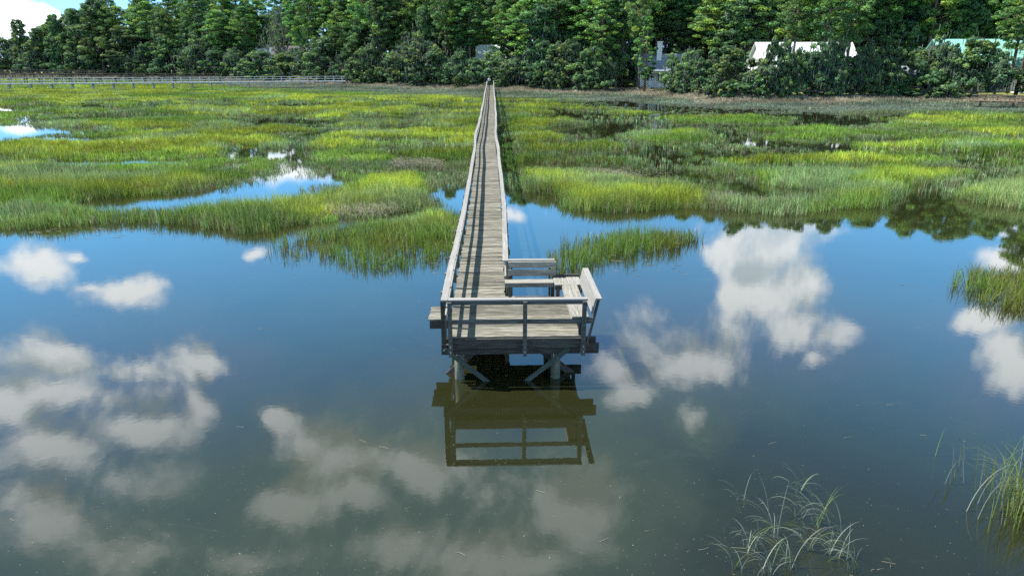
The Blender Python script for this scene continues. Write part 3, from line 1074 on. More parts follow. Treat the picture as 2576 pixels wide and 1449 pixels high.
# walkway planks: the nearest ones are single parts, the far ones one part
y, cnt = 2.70, 0
far = MB()
while y < LEN:
    me = plank_meshes[random.randrange(8)]
    zz = DZ + dip(y) + random.uniform(-.004, .004)
    rot = random.uniform(-.006, .006)
    if cnt < 280:
        o = link('plank', me, dock)
        o.location = (sway(y) + random.uniform(-.01, .01), y, zz)
        o.rotation_euler = (0, random.uniform(-.004, .004), rot)
    else:
        far.add([(v.co.x + sway(y) + random.uniform(-.01, .01), v.co.y + y, v.co.z + zz) for v in me.vertices if v.index < 4 or v.index >= 16],
                [(0, 1, 5, 4), (1, 2, 6, 5), (2, 3, 7, 6), (3, 0, 4, 7), (3, 2, 1, 0), (4, 5, 6, 7)])
    cnt += 1
    y += PITCHW
o = far.build('far_planks', M['plank'], dock)
o['kind'] = 'stuff'


def run(name, x, z, w, t, y0, y1, mat, step=.69, extra=0.0):
    """a rail or stringer that follows the dock's sway; x, z is the middle of its section"""
    n = max(2, int((y1 - y0) / step) + 1)
    vs, fs = [], []
    for i in range(n + 1):
        yy = y0 + (y1 - y0) * i / n
        cx, cz = x + sway(yy) * (1 + extra), z + dip(yy)
        for a, b in ((-w / 2, -t / 2), (w / 2, -t / 2), (w / 2, t / 2), (-w / 2, t / 2)):
            vs.append((cx + a, yy, cz + b))
    for i in range(n):
        for q in range(4):
            fs.append((i * 4 + q, i * 4 + (q + 1) % 4, i * 4 + 4 + (q + 1) % 4, i * 4 + 4 + q))
    fs += [(3, 2, 1, 0), tuple(n * 4 + q for q in range(4))]
    return MB().add(vs, fs).build(name, mat, dock)


# handrails in lengths butted over the posts
SEG = 2.76
for side, xr, y0 in (('left', -0.075, -0.12), ('right', 1.262, 2.80)):
    yy = y0
    while yy < LEN - .5:
        y1 = min(yy + SEG + (.3 if yy < 0 else 0), LEN)
        run('rail_cap', xr + random.uniform(-.006, .006), RZ - .019 + random.uniform(-.003, .003), .142, .038, yy + .003, y1 - .003, M['cap'], extra=.25)
        run('top_rail', xr, RZ - .085, .040, .085, yy + .12 if yy < 0 else yy + .003, y1 - .003, M['cap'])
        run('middle_rail', xr + (.0), 1.57, .040, .092, yy + .12 if yy < 0 else yy + .003, y1 - .003, M['cap'])
        yy = y1
    yy = (0.55 if side == 'left' else 2.86)
    while yy < LEN:
        xx = xr + sway(yy) + (-.068 if side == 'left' else .068)
        p = MB().box((0, 0, 0), (.09, .09, 1.16)).build('rail_post', M['pile'], dock)
        p.location = (xx, yy, RZ - .04 - .58 + dip(yy))
        p.rotation_euler = (random.uniform(-.015, .015), random.uniform(-.012, .012), 0)
        yy += 1.38
# stringers and edge joists under the deck
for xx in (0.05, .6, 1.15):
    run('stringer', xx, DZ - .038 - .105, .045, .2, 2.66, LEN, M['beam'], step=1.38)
# piles with caps under the walkway
yy = 5.2
while yy < LEN:
    for xx in (0.06, 1.14):
        p = MB().tube([(0, 0, -.9), (0, 0, .4), (0, 0, .80)], [.11, .105, .10], 10).build('pile', M['pile'], dock, True)
        p.location = (xx + sway(yy), yy, dip(yy))
    board('pile_cap', (-.25 + sway(yy), yy - .13, .80 + dip(yy)), (1.45 + sway(yy), yy - .13, .80 + dip(yy)), .05, .19, M['beam'], dock)
    yy += 2.76
# end platform: rim, beams, joists, piles, braces
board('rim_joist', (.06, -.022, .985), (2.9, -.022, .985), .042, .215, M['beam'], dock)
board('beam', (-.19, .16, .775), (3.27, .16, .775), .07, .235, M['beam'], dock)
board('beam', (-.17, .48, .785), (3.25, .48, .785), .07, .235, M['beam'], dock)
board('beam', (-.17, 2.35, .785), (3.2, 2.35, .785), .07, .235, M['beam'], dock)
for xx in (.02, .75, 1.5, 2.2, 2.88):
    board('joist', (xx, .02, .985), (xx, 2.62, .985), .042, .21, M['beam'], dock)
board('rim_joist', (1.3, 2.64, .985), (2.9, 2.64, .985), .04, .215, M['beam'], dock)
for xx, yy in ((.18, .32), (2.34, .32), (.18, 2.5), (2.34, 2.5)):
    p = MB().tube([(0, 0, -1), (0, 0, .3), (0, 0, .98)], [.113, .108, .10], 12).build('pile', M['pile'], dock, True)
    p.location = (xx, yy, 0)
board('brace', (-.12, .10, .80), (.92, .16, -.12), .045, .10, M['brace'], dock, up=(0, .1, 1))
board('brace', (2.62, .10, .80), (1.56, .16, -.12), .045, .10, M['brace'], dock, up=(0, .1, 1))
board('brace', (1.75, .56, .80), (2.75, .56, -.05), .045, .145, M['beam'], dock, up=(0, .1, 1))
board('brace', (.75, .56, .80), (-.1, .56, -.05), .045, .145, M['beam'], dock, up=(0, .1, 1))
# front railing
board('rail_cap', (0.002, -.05, RZ - .017), (2.955, -.055, RZ - .022), .142, .038, M['capx'], dock)
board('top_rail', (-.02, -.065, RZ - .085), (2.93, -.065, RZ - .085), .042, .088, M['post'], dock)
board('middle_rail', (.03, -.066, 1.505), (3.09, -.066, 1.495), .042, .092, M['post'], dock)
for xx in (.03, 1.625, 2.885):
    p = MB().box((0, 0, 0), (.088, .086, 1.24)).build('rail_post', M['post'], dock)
    p.location = (xx, -.130, RZ - .045 - .62)
    b = MB()
    for zz in (-.52, -.40):
        b.tube([(0, -.045, zz), (0, -.060, zz)], .014, 8)
    b.build('bolt', M['log'], p)
p = MB().box((0, 0, 0), (.088, .09, 1.1)).build('rail_post', M['beam'], dock)
p.location = (-.125, .02, RZ - .05 - .55)
# low shelf that sticks out on the left
for k in range(6):
    yy = 1.14 + k * .142
    board('shelf_board', (-.55 + random.uniform(-.008, .008), yy, DZ - .019), (-.125, yy, DZ - .019), .136, .038, M['plank'], dock)
board('shelf_joist', (-.52, 1.11, .985), (-.10, 1.11, .985), .04, .19, M['beam'], dock)
board('shelf_joist', (-.50, 1.88, .985), (-.10, 1.88, .985), .04, .19, M['beam'], dock)


def sub_board(name, p0, p1, w, t, mat, par, up=(0, 0, 1)):
    return board(name, p0, p1, w, t, mat, par, up)


def part_empty(name, label):
    e = bpy.data.objects.new(name, None)
    e.empty_display_size = .1
    COL.objects.link(e)
    e.parent = dock
    e['label'] = label
    return e


# bench across the back
b1 = part_empty('bench', 'rear bench facing the camera')
sub_board('seat_board', (1.24, 2.51, 1.55), (2.455, 2.51, 1.55), .27, .038, M['seat'], b1)
sub_board('seat_apron', (1.24, 2.36, 1.515), (2.45, 2.36, 1.515), .036, .11, M['rail'], b1)
sub_board('back_cap', (1.335, 2.885, RZ - .019), (2.51, 2.885, RZ - .019), .13, .036, M['capx'], b1)
sub_board('back_board', (1.335, 2.80, 1.905), (2.535, 2.80, 1.905), .036, .165, M['seat'], b1, up=(0, -.12, 1))
sub_board('back_board', (1.335, 2.775, 1.700), (2.535, 2.775, 1.700), .036, .165, M['seat'], b1, up=(0, -.12, 1))
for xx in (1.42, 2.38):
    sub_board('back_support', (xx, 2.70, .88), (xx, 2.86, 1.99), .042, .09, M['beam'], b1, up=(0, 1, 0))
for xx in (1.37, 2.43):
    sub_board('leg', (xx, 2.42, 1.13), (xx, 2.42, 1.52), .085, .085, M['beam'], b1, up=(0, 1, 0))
# corner seat
b3 = part_empty('corner_seat', 'square corner seat between the two benches')
for k in range(4):
    xx = 2.545 + k * .165
    sub_board('seat_board', (xx, 2.19, 1.552), (xx, 2.81, 1.552), .158, .038, M['seat'], b3)
sub_board('seat_apron', (2.47, 2.20, 1.485), (3.12, 2.20, 1.485), .036, .09, M['beam'], b3)
sub_board('back_rail', (2.46, 2.86, 1.575), (3.14, 2.86, 1.575), .05, .1, M['beam'], b3)
sub_board('leg', (2.545, 2.26, .95), (2.545, 2.26, 1.52), .09, .09, M['beam'], b3, up=(0, 1, 0))
sub_board('leg', (3.05, 2.7, .85), (3.05, 2.7, 1.52), .09, .09, M['beam'], b3, up=(0, 1, 0))
# bench along the right side
b2 = part_empty('bench', 'side bench with a leaning white-lit backrest')
for xx in (2.735, 2.918):
    sub_board('seat_board', (xx, .0, 1.556), (xx, 2.165, 1.556), .176, .038, M['seat'], b2)
sub_board('seat_apron', (2.655, .02, 1.49), (2.655, 2.15, 1.49), .034, .09, M['seat'], b2)
sub_board('back_cap', (3.185, -.10, RZ - .019), (3.185, 2.12, RZ - .019), .135, .036, M['capx'], b2)
sub_board('back_board', (3.112, -.09, 1.91), (3.112, 2.11, 1.91), .034, .15, M['capx'], b2, up=(.2, 0, 1))
sub_board('back_board', (3.078, -.09, 1.745), (3.078, 2.11, 1.745), .034, .15, M['capx'], b2, up=(.2, 0, 1))
for yy in (-.02, 1.05, 2.04):
    sub_board('back_support', (2.98, yy, .92), (3.20, yy, 1.98), .085, .042, M['beam'], b2, up=(1, 0, -.2))
    sub_board('seat_bracket', (2.67, yy + .05, 1.49), (3.12, yy + .05, 1.49), .042, .09, M['beam'], b2)
for yy in (.06, 2.0):
    sub_board('leg', (2.84, yy, 1.13), (2.84, yy, 1.50), .085, .085, M['beam'], b2, up=(0, 1, 0))


# ------------------------------------------------------------------ person at the far end
def skin_mesh(name, verts, edges, radii, mat, parent=None, root=0):
    me = bpy.data.meshes.new(name)
    me.from_pydata(verts, edges, [])
    o = link(name, me, parent, mat)
    o.modifiers.new('skin', 'SKIN')
    sub = o.modifiers.new('subdivision', 'SUBSURF')
    sub.levels = sub.render_levels = 1
    for i, rr in enumerate(radii):
        sv = me.skin_vertices[0].data[i]
        sv.radius = rr if isinstance(rr, tuple) else (rr, rr)
        sv.use_root = (i == root)
    o.modifiers['skin'].use_smooth_shade = True
    return o


def build_person():
    yl = 133.0
    x, yw = dock_to_world(0.40 + sway(yl), yl)
    z = DZ + dip(yl)
    root = empty('person', (x, yw, z), R(10))
    tag(root, 'person in a white shirt and dark trousers standing at the far end of the dock', 'person')
    #        0 pelvis      1 waist        2 chest        3 neck         4 head base   5 head mid      6 crown
    V = [(0, 0, .93), (0, .01, 1.10), (0, .01, 1.36), (0, 0, 1.50), (0, -.01, 1.58), (0, -.02, 1.68), (0, -.01, 1.78),
         (-.19, .01, 1.42), (-.25, .03, 1.16), (-.20, -.12, .98), (-.17, -.17, .93),
         (.19, .01, 1.42), (.25, .03, 1.16), (.20, -.12, .98), (.17, -.17, .93),
         (-.10, 0, .88), (-.11, -.01, .50), (-.11, .03, .09), (-.12, -.10, .035),
         (.10, 0, .88), (.12, -.02, .50), (.13, .02, .09), (.14, -.11, .035)]
    Ed = [(0, 1), (1, 2), (2, 3), (3, 4), (4, 5), (5, 6), (2, 7), (7, 8), (8, 9), (9, 10), (2, 11), (11, 12), (12, 13), (13, 14),
          (0, 15), (15, 16), (16, 17), (17, 18), (0, 19), (19, 20), (20, 21), (21, 22)]
    rad = [(.14, .10), (.13, .10), (.16, .11), .055, .075, (.078, .098), .05, .06, .045, .035, .03, .06, .045, .035, .03,
           .085, .058, .042, .04, .085, .058, .042, .04]
    skin_mesh('body', V, Ed, rad, M['skin'], root)
    sv = [V[i] for i in (0, 1, 2, 7, 8, 11, 12)]
    sv[0] = (0, 0, .90)
    skin_mesh('shirt', sv, [(0, 1), (1, 2), (2, 3), (3, 4), (2, 5), (5, 6)], [(.175, .135), (.165, .135), (.19, .145), .088, .07, .088, .07], M['shirt'], root)
    tv = [V[i] for i in (0, 15, 16, 17, 19, 20, 21)]
    skin_mesh('trousers', tv, [(0, 1), (1, 2), (2, 3), (0, 4), (4, 5), (5, 6)], [(.165, .125), .11, .08, .066, .11, .08, .066], M['trousers'], root)
    hv = [(0, .02, 1.64), (0, .012, 1.72), (0, -.005, 1.80)]
    skin_mesh('hair', hv, [(0, 1), (1, 2)], [(.082, .09), (.092, .11), .06], M['hair'], root)


build_person()


# ------------------------------------------------------------------ other boardwalks
def boardwalk(label, a, b, z, mats, rail_h=1.0, post_step=2.0, width=1.5, pile_step=4.0, far_rail=True, brace=False, group=None):
    a, b = Vector((a[0], a[1])), Vector((b[0], b[1]))
    d = (b - a)
    L = d.length
    ang = math.atan2(d.y, d.x)
    root = empty('boardwalk', (a.x, a.y, 0), ang)
    tag(root, label, 'boardwalk', group)
    deck = MB()
    k = 0.0
    while k < L:
        deck.box((k + .075, width / 2, z - .02 + random.uniform(-.004, .004)), (.135, width + random.uniform(-.03, .03), .04))
        k += .15
    o = deck.build('deck', mats, root)
    o['kind'] = 'stuff'
    for yy in (0.04, width - .04):
        MB().box((L / 2, yy, z - .15), (L, .05, .2)).build('side_joist', mats, root)
    for yy in ((-.05, width + .05) if far_rail else (-.05,)):
        MB().box((L / 2, yy, z + rail_h), (L, .14, .045)).build('handrail', mats, root)
        MB().box((L / 2, yy, z + rail_h * .5), (L, .045, .09)).build('middle_rail', mats, root)
        k = random.uniform(.3, 1.0)
        pm = MB().box((0, 0, rail_h / 2 - .12), (.10, .10, rail_h + .22)).mesh('rail_post')
        pm.materials.append(mats)
        s = -1 if yy < .5 else 1
        bm_ = None
        if brace:
            bm_ = MB().tube([(0, 0, rail_h * .5), (0, s * .42, -.1)], .035, 4).mesh('brace')
            bm_.materials.append(mats)
        while k < L:
            p = link('rail_post', pm, root)
            p.location = (k, yy + s * .09, z)
            if bm_:
                q = link('brace', bm_, root)
                q.location = (k, yy + s * .12, z)
            k += post_step
    pm = MB().tube([(0, 0, -.5), (0, 0, z - .2)], .13, 8).mesh('pile', True)
    pm.materials.append(mats)
    k = random.uniform(.5, 2)
    while k < L:
        for yy in (.25, width - .25):
            p = link('pile', pm, root)
            p.location = (k, yy, 0)
        MB().box((k, width / 2, z - .34), (.12, width + .5, .2)).build('pile_cap', mats, root)
        k += pile_step
    return root


PX = 2576 / 3000
def gq(u, v, z):
    return gp(u * PX, v * PX, z)


def extend(a, b, t):
    return (a[0] + (b[0] - a[0]) * t, a[1] + (b[1] - a[1]) * t)


a, b = gq(0, 245.5, 1.6), gq(1012, 237.5, 1.6)
boardwalk('long grey boardwalk with white-grey railings over the marsh at left, nearest of three', extend(a, b, -.12), b, 1.6, M['greywood'], 1.0, 1.95)
a, b = gq(0, 228, 1.7), gq(640, 228, 1.7)
boardwalk('brown boardwalk directly behind the long grey one at left', extend(a, b, -.12), b, 1.7, M['brownwood'], 1.0, 2.2)
a, b = gq(0, 214.5, 1.9), gq(300, 217, 1.9)
boardwalk('dark far boardwalk under the left trees, farthest of three', extend(a, b, -.12), b, 1.9, M['darkwood'], 1.0, 2.6)
boardwalk('short brown boardwalk with braced posts at the far right edge', (66.0, 101.5), (92, 89), .95, M['brownwood'], .78, 1.5, 1.4, 4.0, True, True)


# ------------------------------------------------------------------ houses
def house(label, loc, rz, w, d, hw, hr, wall, roof, windows=(), porch=None, chimney=None, gables=(), base=0.4, over=.5, door=None):
    """a gabled house: local x along the front, front face at y = 0 looking to -y"""
    root = empty('house', loc, rz)
    tag(root, label, 'house')
    MB().box((w / 2, d / 2, base / 2 - .5), (w + .1, d + .1, base + 1.0)).build('foundation', M['pinkwall'], root)
    m = MB()
    z0, z1, zr = base, base + hw, base + hw + hr
    m.add([(0, 0, z0), (w, 0, z0), (w, d, z0), (0, d, z0), (0, 0, z1), (w, 0, z1), (w, d, z1), (0, d, z1), (0, d / 2, zr - .03), (w, d / 2, zr - .03)],
          [(0, 1, 5, 4), (1, 2, 6, 9, 5), (2, 3, 7, 6), (3, 0, 4, 8, 7)])
    m.build('wall', wall, root)
    sl = hr / (d / 2)
    r_ = MB()
    t = .14
    yo, zo = -over, z1 - over * sl
    prof = [(yo, zo), (d / 2, zr), (d + over, zo)]
    vs = []
    for xx in (-over, w + over):
        for (yy, zz) in prof:
            vs += [(xx, yy, zz + .02), (xx, yy, zz + t + .02)]
    f = [(1, 3, 9, 7), (3, 5, 11, 9), (0, 6, 8, 2), (2, 8, 10, 4), (0, 1, 7, 6), (4, 10, 11, 5), (0, 2, 3, 1), (2, 4, 5, 3), (6, 7, 9, 8), (8, 9, 11, 10)]
    r_.add(vs, f)
    ro = r_.build('roof', roof, root)
    sm = MB()                      # standing seams of the roof sheets
    k = -over + .3
    while k < w + over:
        for (a_, b_) in ((prof[0], prof[1]), (prof[1], prof[2])):
            p0, p1 = Vector((k, a_[0], a_[1] + t + .03)), Vector((k, b_[0], b_[1] + t + .03))
            Mx = bar_matrix(p0, p1, (0, 0, 1))
            sm.box(Mx.translation, ((p1 - p0).length, .045, .06), Mx.to_3x3())
        k += .6
    sm.build('roof_seams', roof, ro)['kind'] = 'stuff'
    if over > 0:
        MB().box((w / 2, yo - .03, zo + .06), (w + 2 * over, .05, .22)).build('fascia', M['white'], root)
    for (xx, zz, ww, hh) in windows:
        fr = MB()
        fr.box((0, 0, hh / 2 + .06), (ww + .24, .08, .12)).box((0, 0, -hh / 2 - .06), (ww + .28, .1, .12))
        fr.box((-ww / 2 - .06, 0, 0), (.12, .08, hh)).box((ww / 2 + .06, 0, 0), (.12, .08, hh)).box((0, .0, 0), (.06, .06, hh)).box((0, 0.005, 0), (ww, .05, .06))
        fo = fr.build('window', M['white'], root)
        fo.location = (xx, -.05, zz)
        MB().box((0, .03, 0), (ww, .03, hh)).build('pane', M['glass'], fo)
    if door:
        do = MB().box((door, -.03, base + 1.05), (1.0, .08, 2.1)).build('door', M['porch'], root)
    if chimney:
        cx, cy, ch = chimney
        c = MB().box((cx, cy, (zr + ch) / 2 - 1), (1.0, .9, ch - zr + 4)).box((cx, cy, ch + 1.05 - .02), (1.2, 1.1, .2))
        c.build('chimney', M['white'], root)
    for (gx_, gw, gh, gz, gd) in gables:
        g_ = MB()
        g_.add([(gx_ - gw / 2, -gd, gz), (gx_ + gw / 2, -gd, gz), (gx_ + gw / 2, -gd, gz + gh * .45), (gx_, -gd, gz + gh), (gx_ - gw / 2, -gd, gz + gh * .45),
                (gx_ - gw / 2, d / 2, gz), (gx_ + gw / 2, d / 2, gz), (gx_ + gw / 2, d / 2, gz + gh * .45), (gx_, d / 2, gz + gh), (gx_ - gw / 2, d / 2, gz + gh * .45)],
               [(0, 1, 2, 3, 4), (1, 6, 7, 2), (0, 4, 9, 5)])
        g_.build('gable_wall', wall, root)
        e = .3
        k = (gh * .55) / (gw / 2)
        vs = []
        for yy in (-gd - .35, d / 2):
            for xx, zz in ((gx_ - gw / 2 - e, gz + gh * .45 - e * k), (gx_, gz + gh), (gx_ + gw / 2 + e, gz + gh * .45 - e * k)):
                vs += [(xx, yy, zz + .03), (xx, yy, zz + .15)]
        MB().add(vs, f).build('gable_roof', roof, root)
        tr = MB()
        for s in (-1, 1):
            p0, p1 = Vector((gx_ + s * (gw / 2 + e), -gd - .38, gz + gh * .45 - e * k + .06)), Vector((gx_, -gd - .38, gz + gh + .06))
            Mx = bar_matrix(p0, p1, (0, -1, 0))
            tr.box(Mx.translation, ((p1 - p0).length, .2, .05), Mx.to_3x3())
        tr.build('gable_trim', M['white'], root)
    if porch:
        px0, px1, pd, pz, n = porch
        MB().box(((px0 + px1) / 2, -pd / 2 - .02, base - .1), (px1 - px0, pd, .2)).build('porch_floor', M['white'], root)
        vs = []
        for xx in (px0 - .3, px1 + .3):
            for yy, zz in ((.0, pz + pd * .28), (-pd - .35, pz)):
                vs += [(xx, yy - .01, zz + .02), (xx, yy - .01, zz + .16)]
        MB().add(vs, [(1, 3, 7, 5), (0, 4, 6, 2), (0, 1, 5, 4), (2, 6, 7, 3), (0, 2, 3, 1), (4, 5, 7, 6)]).build('porch_roof', roof, root)
        MB().box(((px0 + px1) / 2, -pd + .1, pz - .12), (px1 - px0, .18, .26)).build('porch_beam', M['white'], root)
        for i in range(n):
            xx = px0 + .15 + (px1 - px0 - .3) * i / (n - 1)
            MB().box((xx, -pd + .1, (pz - .24 + base) / 2), (.24, .24, pz - .24 - base)).build('column', M['white'], root)
        MB().box(((px0 + px1) / 2, -pd + .1, base + .95), (px1 - px0, .08, .1)).build('porch_rail', M['white'], root)
    return root


def hz_(x, y):
    return float(land_z(x, y)) - .1


def at(u, v, dist):
    """place at a horizontal distance along the line of sight of a measured point -> x, y, z"""
    d = view_dir(u * PX, v * PX)
    t = dist / d[1]
    return d[0] * t, dist, CAM_H + d[2] * t


# far left house
x, y, _ = at(752, 120, 236)
house('pale grey gabled house half hidden in trees above the left boardwalk', (x, y, hz_(x, y)), R(-6), 15, 9, 5.6, 3.2, M['white'], M['darkroof'],
      windows=[(10.5, 5.0, .9, 1.5), (11.8, 5.0, .9, 1.5), (13.1, 5.0, .9, 1.5), (4.2, 4.8, .9, 1.5), (10.5, 2.0, .9, 1.5), (13, 2.0, .9, 1.5)], gables=[(8.0, 3.0, 3.2, 5.8, .6), (12.2, 4.6, 2.4, 5.6, .5)])
x, y, _ = at(737, 120, 230)
house('small pale blue roofed building left of the gabled house in the trees', (x, y, hz_(x, y)), R(20), 5.2, 5, 5.0, 3.2, M['greywall'], M['blueroof'], windows=[(3.6, 3.6, .8, 1.4)], chimney=(4.6, .8, 8.6))
# middle house
x, y, _ = at(1400, 120, 178)
house('pale house with white roof hidden in trees behind the dock end', (x, y, hz_(x, y)), R(4), 9, 8, 4.6, 3.4, M['pinkwall'], M['whiteroof'], windows=[(2, 2.2, .9, 1.4), (5, 2.2, .9, 1.4)])
# chimney house
x, y, _ = at(1872, 240, 147)
house('white house with slate grey roof and tall white chimney', (x, y, hz_(x, y)), R(-3), 11.5, 8, 3.6, 2.6, M['white'], M['greyroof'],
      windows=[(2.0, 2.2, .9, 1.4), (4.2, 2.2, .9, 1.4), (7.0, 2.2, 1.1, 1.5), (9.6, 2.2, 1.1, 1.5)], porch=(-.2, 6.0, 2.4, 3.3, 4), chimney=(4.1, 2.4, 8.0), door=5.6)
# white roof house
x, y, _ = at(2230, 262, 127)
house('wide white house with a white metal roof behind the shore oaks', (x, y, hz_(x, y)), R(-2), 16.5, 10, 4.0, 3.9, M['white'], M['whiteroof'],
      windows=[(2, 2.4, 1.0, 1.6), (5.4, 2.4, 1.0, 1.6), (8.2, 2.4, 1.4, 1.7), (11.2, 2.4, 1.0, 1.6), (14, 2.4, 1.0, 1.6)], gables=[(10.8, 4.2, 2.3, 4.2, .9)], door=6.8)
# green roof house
x, y, _ = at(2760, 262, 124)
house('large white house with a pale green metal roof at the far right', (x, y, hz_(x, y)), R(-5), 22, 11, 4.2, 4.3, M['white'], M['greenroof'],
      windows=[(1.6, 2.2, 1.1, 1.5), (4.2, 2.2, 1.1, 1.5), (7.5, 2.2, 1.1, 1.5)], porch=(11, 22.5, 3.4, 3.9, 6), gables=[(17.5, 4.4, 2.8, 5.0, .6)], door=14)
x, y, _ = at(2660, 262, 121)
house('small white garage with a grey roof beside the green-roofed house', (x, y, hz_(x, y)), R(-4), 4.6, 6, 2.6, 1.5, M['white'], M['greyroof'], windows=[(2.3, 1.8, 1.4, 1.2)])


# ------------------------------------------------------------------ trees
def leaf_cards(centres, radii, counts, size, seed, cols, jitter=.25, flat=1.0, droop=0.0):
    """many small leaf sprays spread through the clumps of a crown"""
    r = np.random.default_rng(seed)
    Vs, Cs = [], []
    for c, rad, n, col in zip(centres, radii, counts, cols):
        d = r.normal(size=(n, 3))
        d /= np.linalg.norm(d, axis=1)[:, None]
        q = d * (r.uniform(.25, 1.0, n) ** .45)[:, None] * rad
        p = np.array(c) + q
        nrm = d + r.normal(0, .55, (n, 3)) + np.array([0, 0, .35])
        nrm /= np.linalg.norm(nrm, axis=1)[:, None]
        a = np.cross(nrm, r.normal(size=(n, 3)))
        a /= np.linalg.norm(a, axis=1)[:, None] + 1e-9
        b = np.cross(nrm, a)
        s = size * r.uniform(.55, 1.35, n)[:, None]
        e = s * r.uniform(.45, .9, n)[:, None]
        quad = np.stack([p - a * s, p + b * e - a * s * .1, p + a * s, p - b * e + a * s * .15], 1)
        if droop:
            quad[:, :, 2] -= droop * np.abs(r.normal(0, 1, (n, 1)))
        Vs.append(quad.reshape(-1, 3))
        k = np.array(col) * np.exp(r.normal(0, jitter, n))[:, None]
        Cs.append(np.repeat(k, 4, 0))
    V, C = np.vstack(Vs), np.vstack(Cs)
    return V, C


OAK = np.array([.085, .165, .085]); OAK2 = np.array([.16, .25, .07]); MOSS = np.array([.20, .225, .19])
PINE = np.array([.15, .285, .065]); PINE2 = np.array([.225, .35, .06]); PINED = np.array([.095, .195, .085])


def finish_crown(V, C, mat):
    T = np.arange(len(V)).reshape(-1, 4)
    me = fast_mesh('crown', V, T, C)
    me.materials.append(mat)
    return me


def make_oak(seed, W=11.0, H=10.0, n=46, low=0.10, moss=.12, bare=0.0):
    r = random.Random(seed)
    tr = MB()
    lean = (r.uniform(-.6, .6), r.uniform(-.4, .4))
    fork = H * r.uniform(.22, .32)
    tr.tube([(0, 0, -.4), (lean[0] * .3, lean[1] * .3, fork * .5), (lean[0], lean[1], fork)], [.42, .33, .28], 8)
    cen, rad, cnt, cols = [], [], [], []
    ends = []
    for i in range(7):
        a = i * 2 * math.pi / 7 + r.uniform(-.4, .4)
        rr = W * .5 * r.uniform(.45, .85)
        e = (math.cos(a) * rr, math.sin(a) * rr, H * r.uniform(.35, .75))
        mid = (lean[0] + e[0] * .45, lean[1] + e[1] * .45, fork + (e[2] - fork) * r.uniform(.45, .75))
        tr.tube([(lean[0], lean[1], fork - .1), mid, e], [.2, .13, .05], 6, False)
        ends.append(e)
    # the crown is a heap of uneven boughs, each a cluster of small leaf clumps
    lobes = []
    nl = 13 if H > 1.4 * W else 9
    for i in range(nl):
        a = i * 2.4 + r.uniform(-.7, .7)
        u = low + (1 - low) * (i + r.random()) / nl
        taper = 1 - .75 * max(0, u - .45) / .55
        lr = W * r.uniform(.15, .27)
        q = max(0, W * .5 * taper * r.uniform(.45, 1.0) - lr * .5)
        lobes.append((math.cos(a) * q + lean[0] * u, math.sin(a) * q + lean[1] * u, H * (.05 + .86 * u), lr, lr * r.uniform(.6, 1.0)))
    for i in range(n):
        lx_, ly_, lz_, lr, lh = lobes[r.randrange(nl)]
        d = Vector((r.gauss(0, 1), r.gauss(0, 1), r.gauss(0, 1) + .25)).normalized() * r.uniform(.35, 1) ** .5
        rd = r.uniform(.4, .95) * W / 11
        cen.append((lx_ + d.x * lr, ly_ + d.y * lr, max(rd * .5, lz_ + d.z * lh)))
        rad.append(np.array([rd, rd, rd * r.uniform(.6, .85)]))
        cnt.append(int(150 * (1 - bare)))
        t = r.random() ** 1.5
        k = OAK * (1 - t) + OAK2 * t
        cols.append(k * r.uniform(.7, 1.4))
    V, C = leaf_cards(cen, rad, cnt, .18, seed, cols)
    nm = int(n * 4 * moss / .12) if moss else 0
    if nm:   # hanging grey moss
        rr = np.random.default_rng(seed + 500)
        idx = rr.integers(0, len(cen), nm)
        p = np.array(cen)[idx] + rr.normal(0, .75, (nm, 3))
        l = rr.uniform(.3, 1.2, nm)
        a = rr.uniform(0, np.pi, nm)
        s = np.stack([np.cos(a), np.sin(a), 0 * a], 1) * rr.uniform(.05, .14, nm)[:, None]
        dn = np.stack([0 * l, 0 * l, -l], 1)
        mv = np.stack([p - s, p + s, p + s * .5 + dn, p - s * .5 + dn], 1).reshape(-1, 3)
        V = np.vstack([V, mv])
        C = np.vstack([C, np.repeat(MOSS * rr.uniform(.6, 1.1, (nm, 1)), 4, 0)])
    tm = tr.mesh('trunk', True)
    tm.materials.append(M['bark'])
    return tm, finish_crown(V, C, M['leaf']), W, H


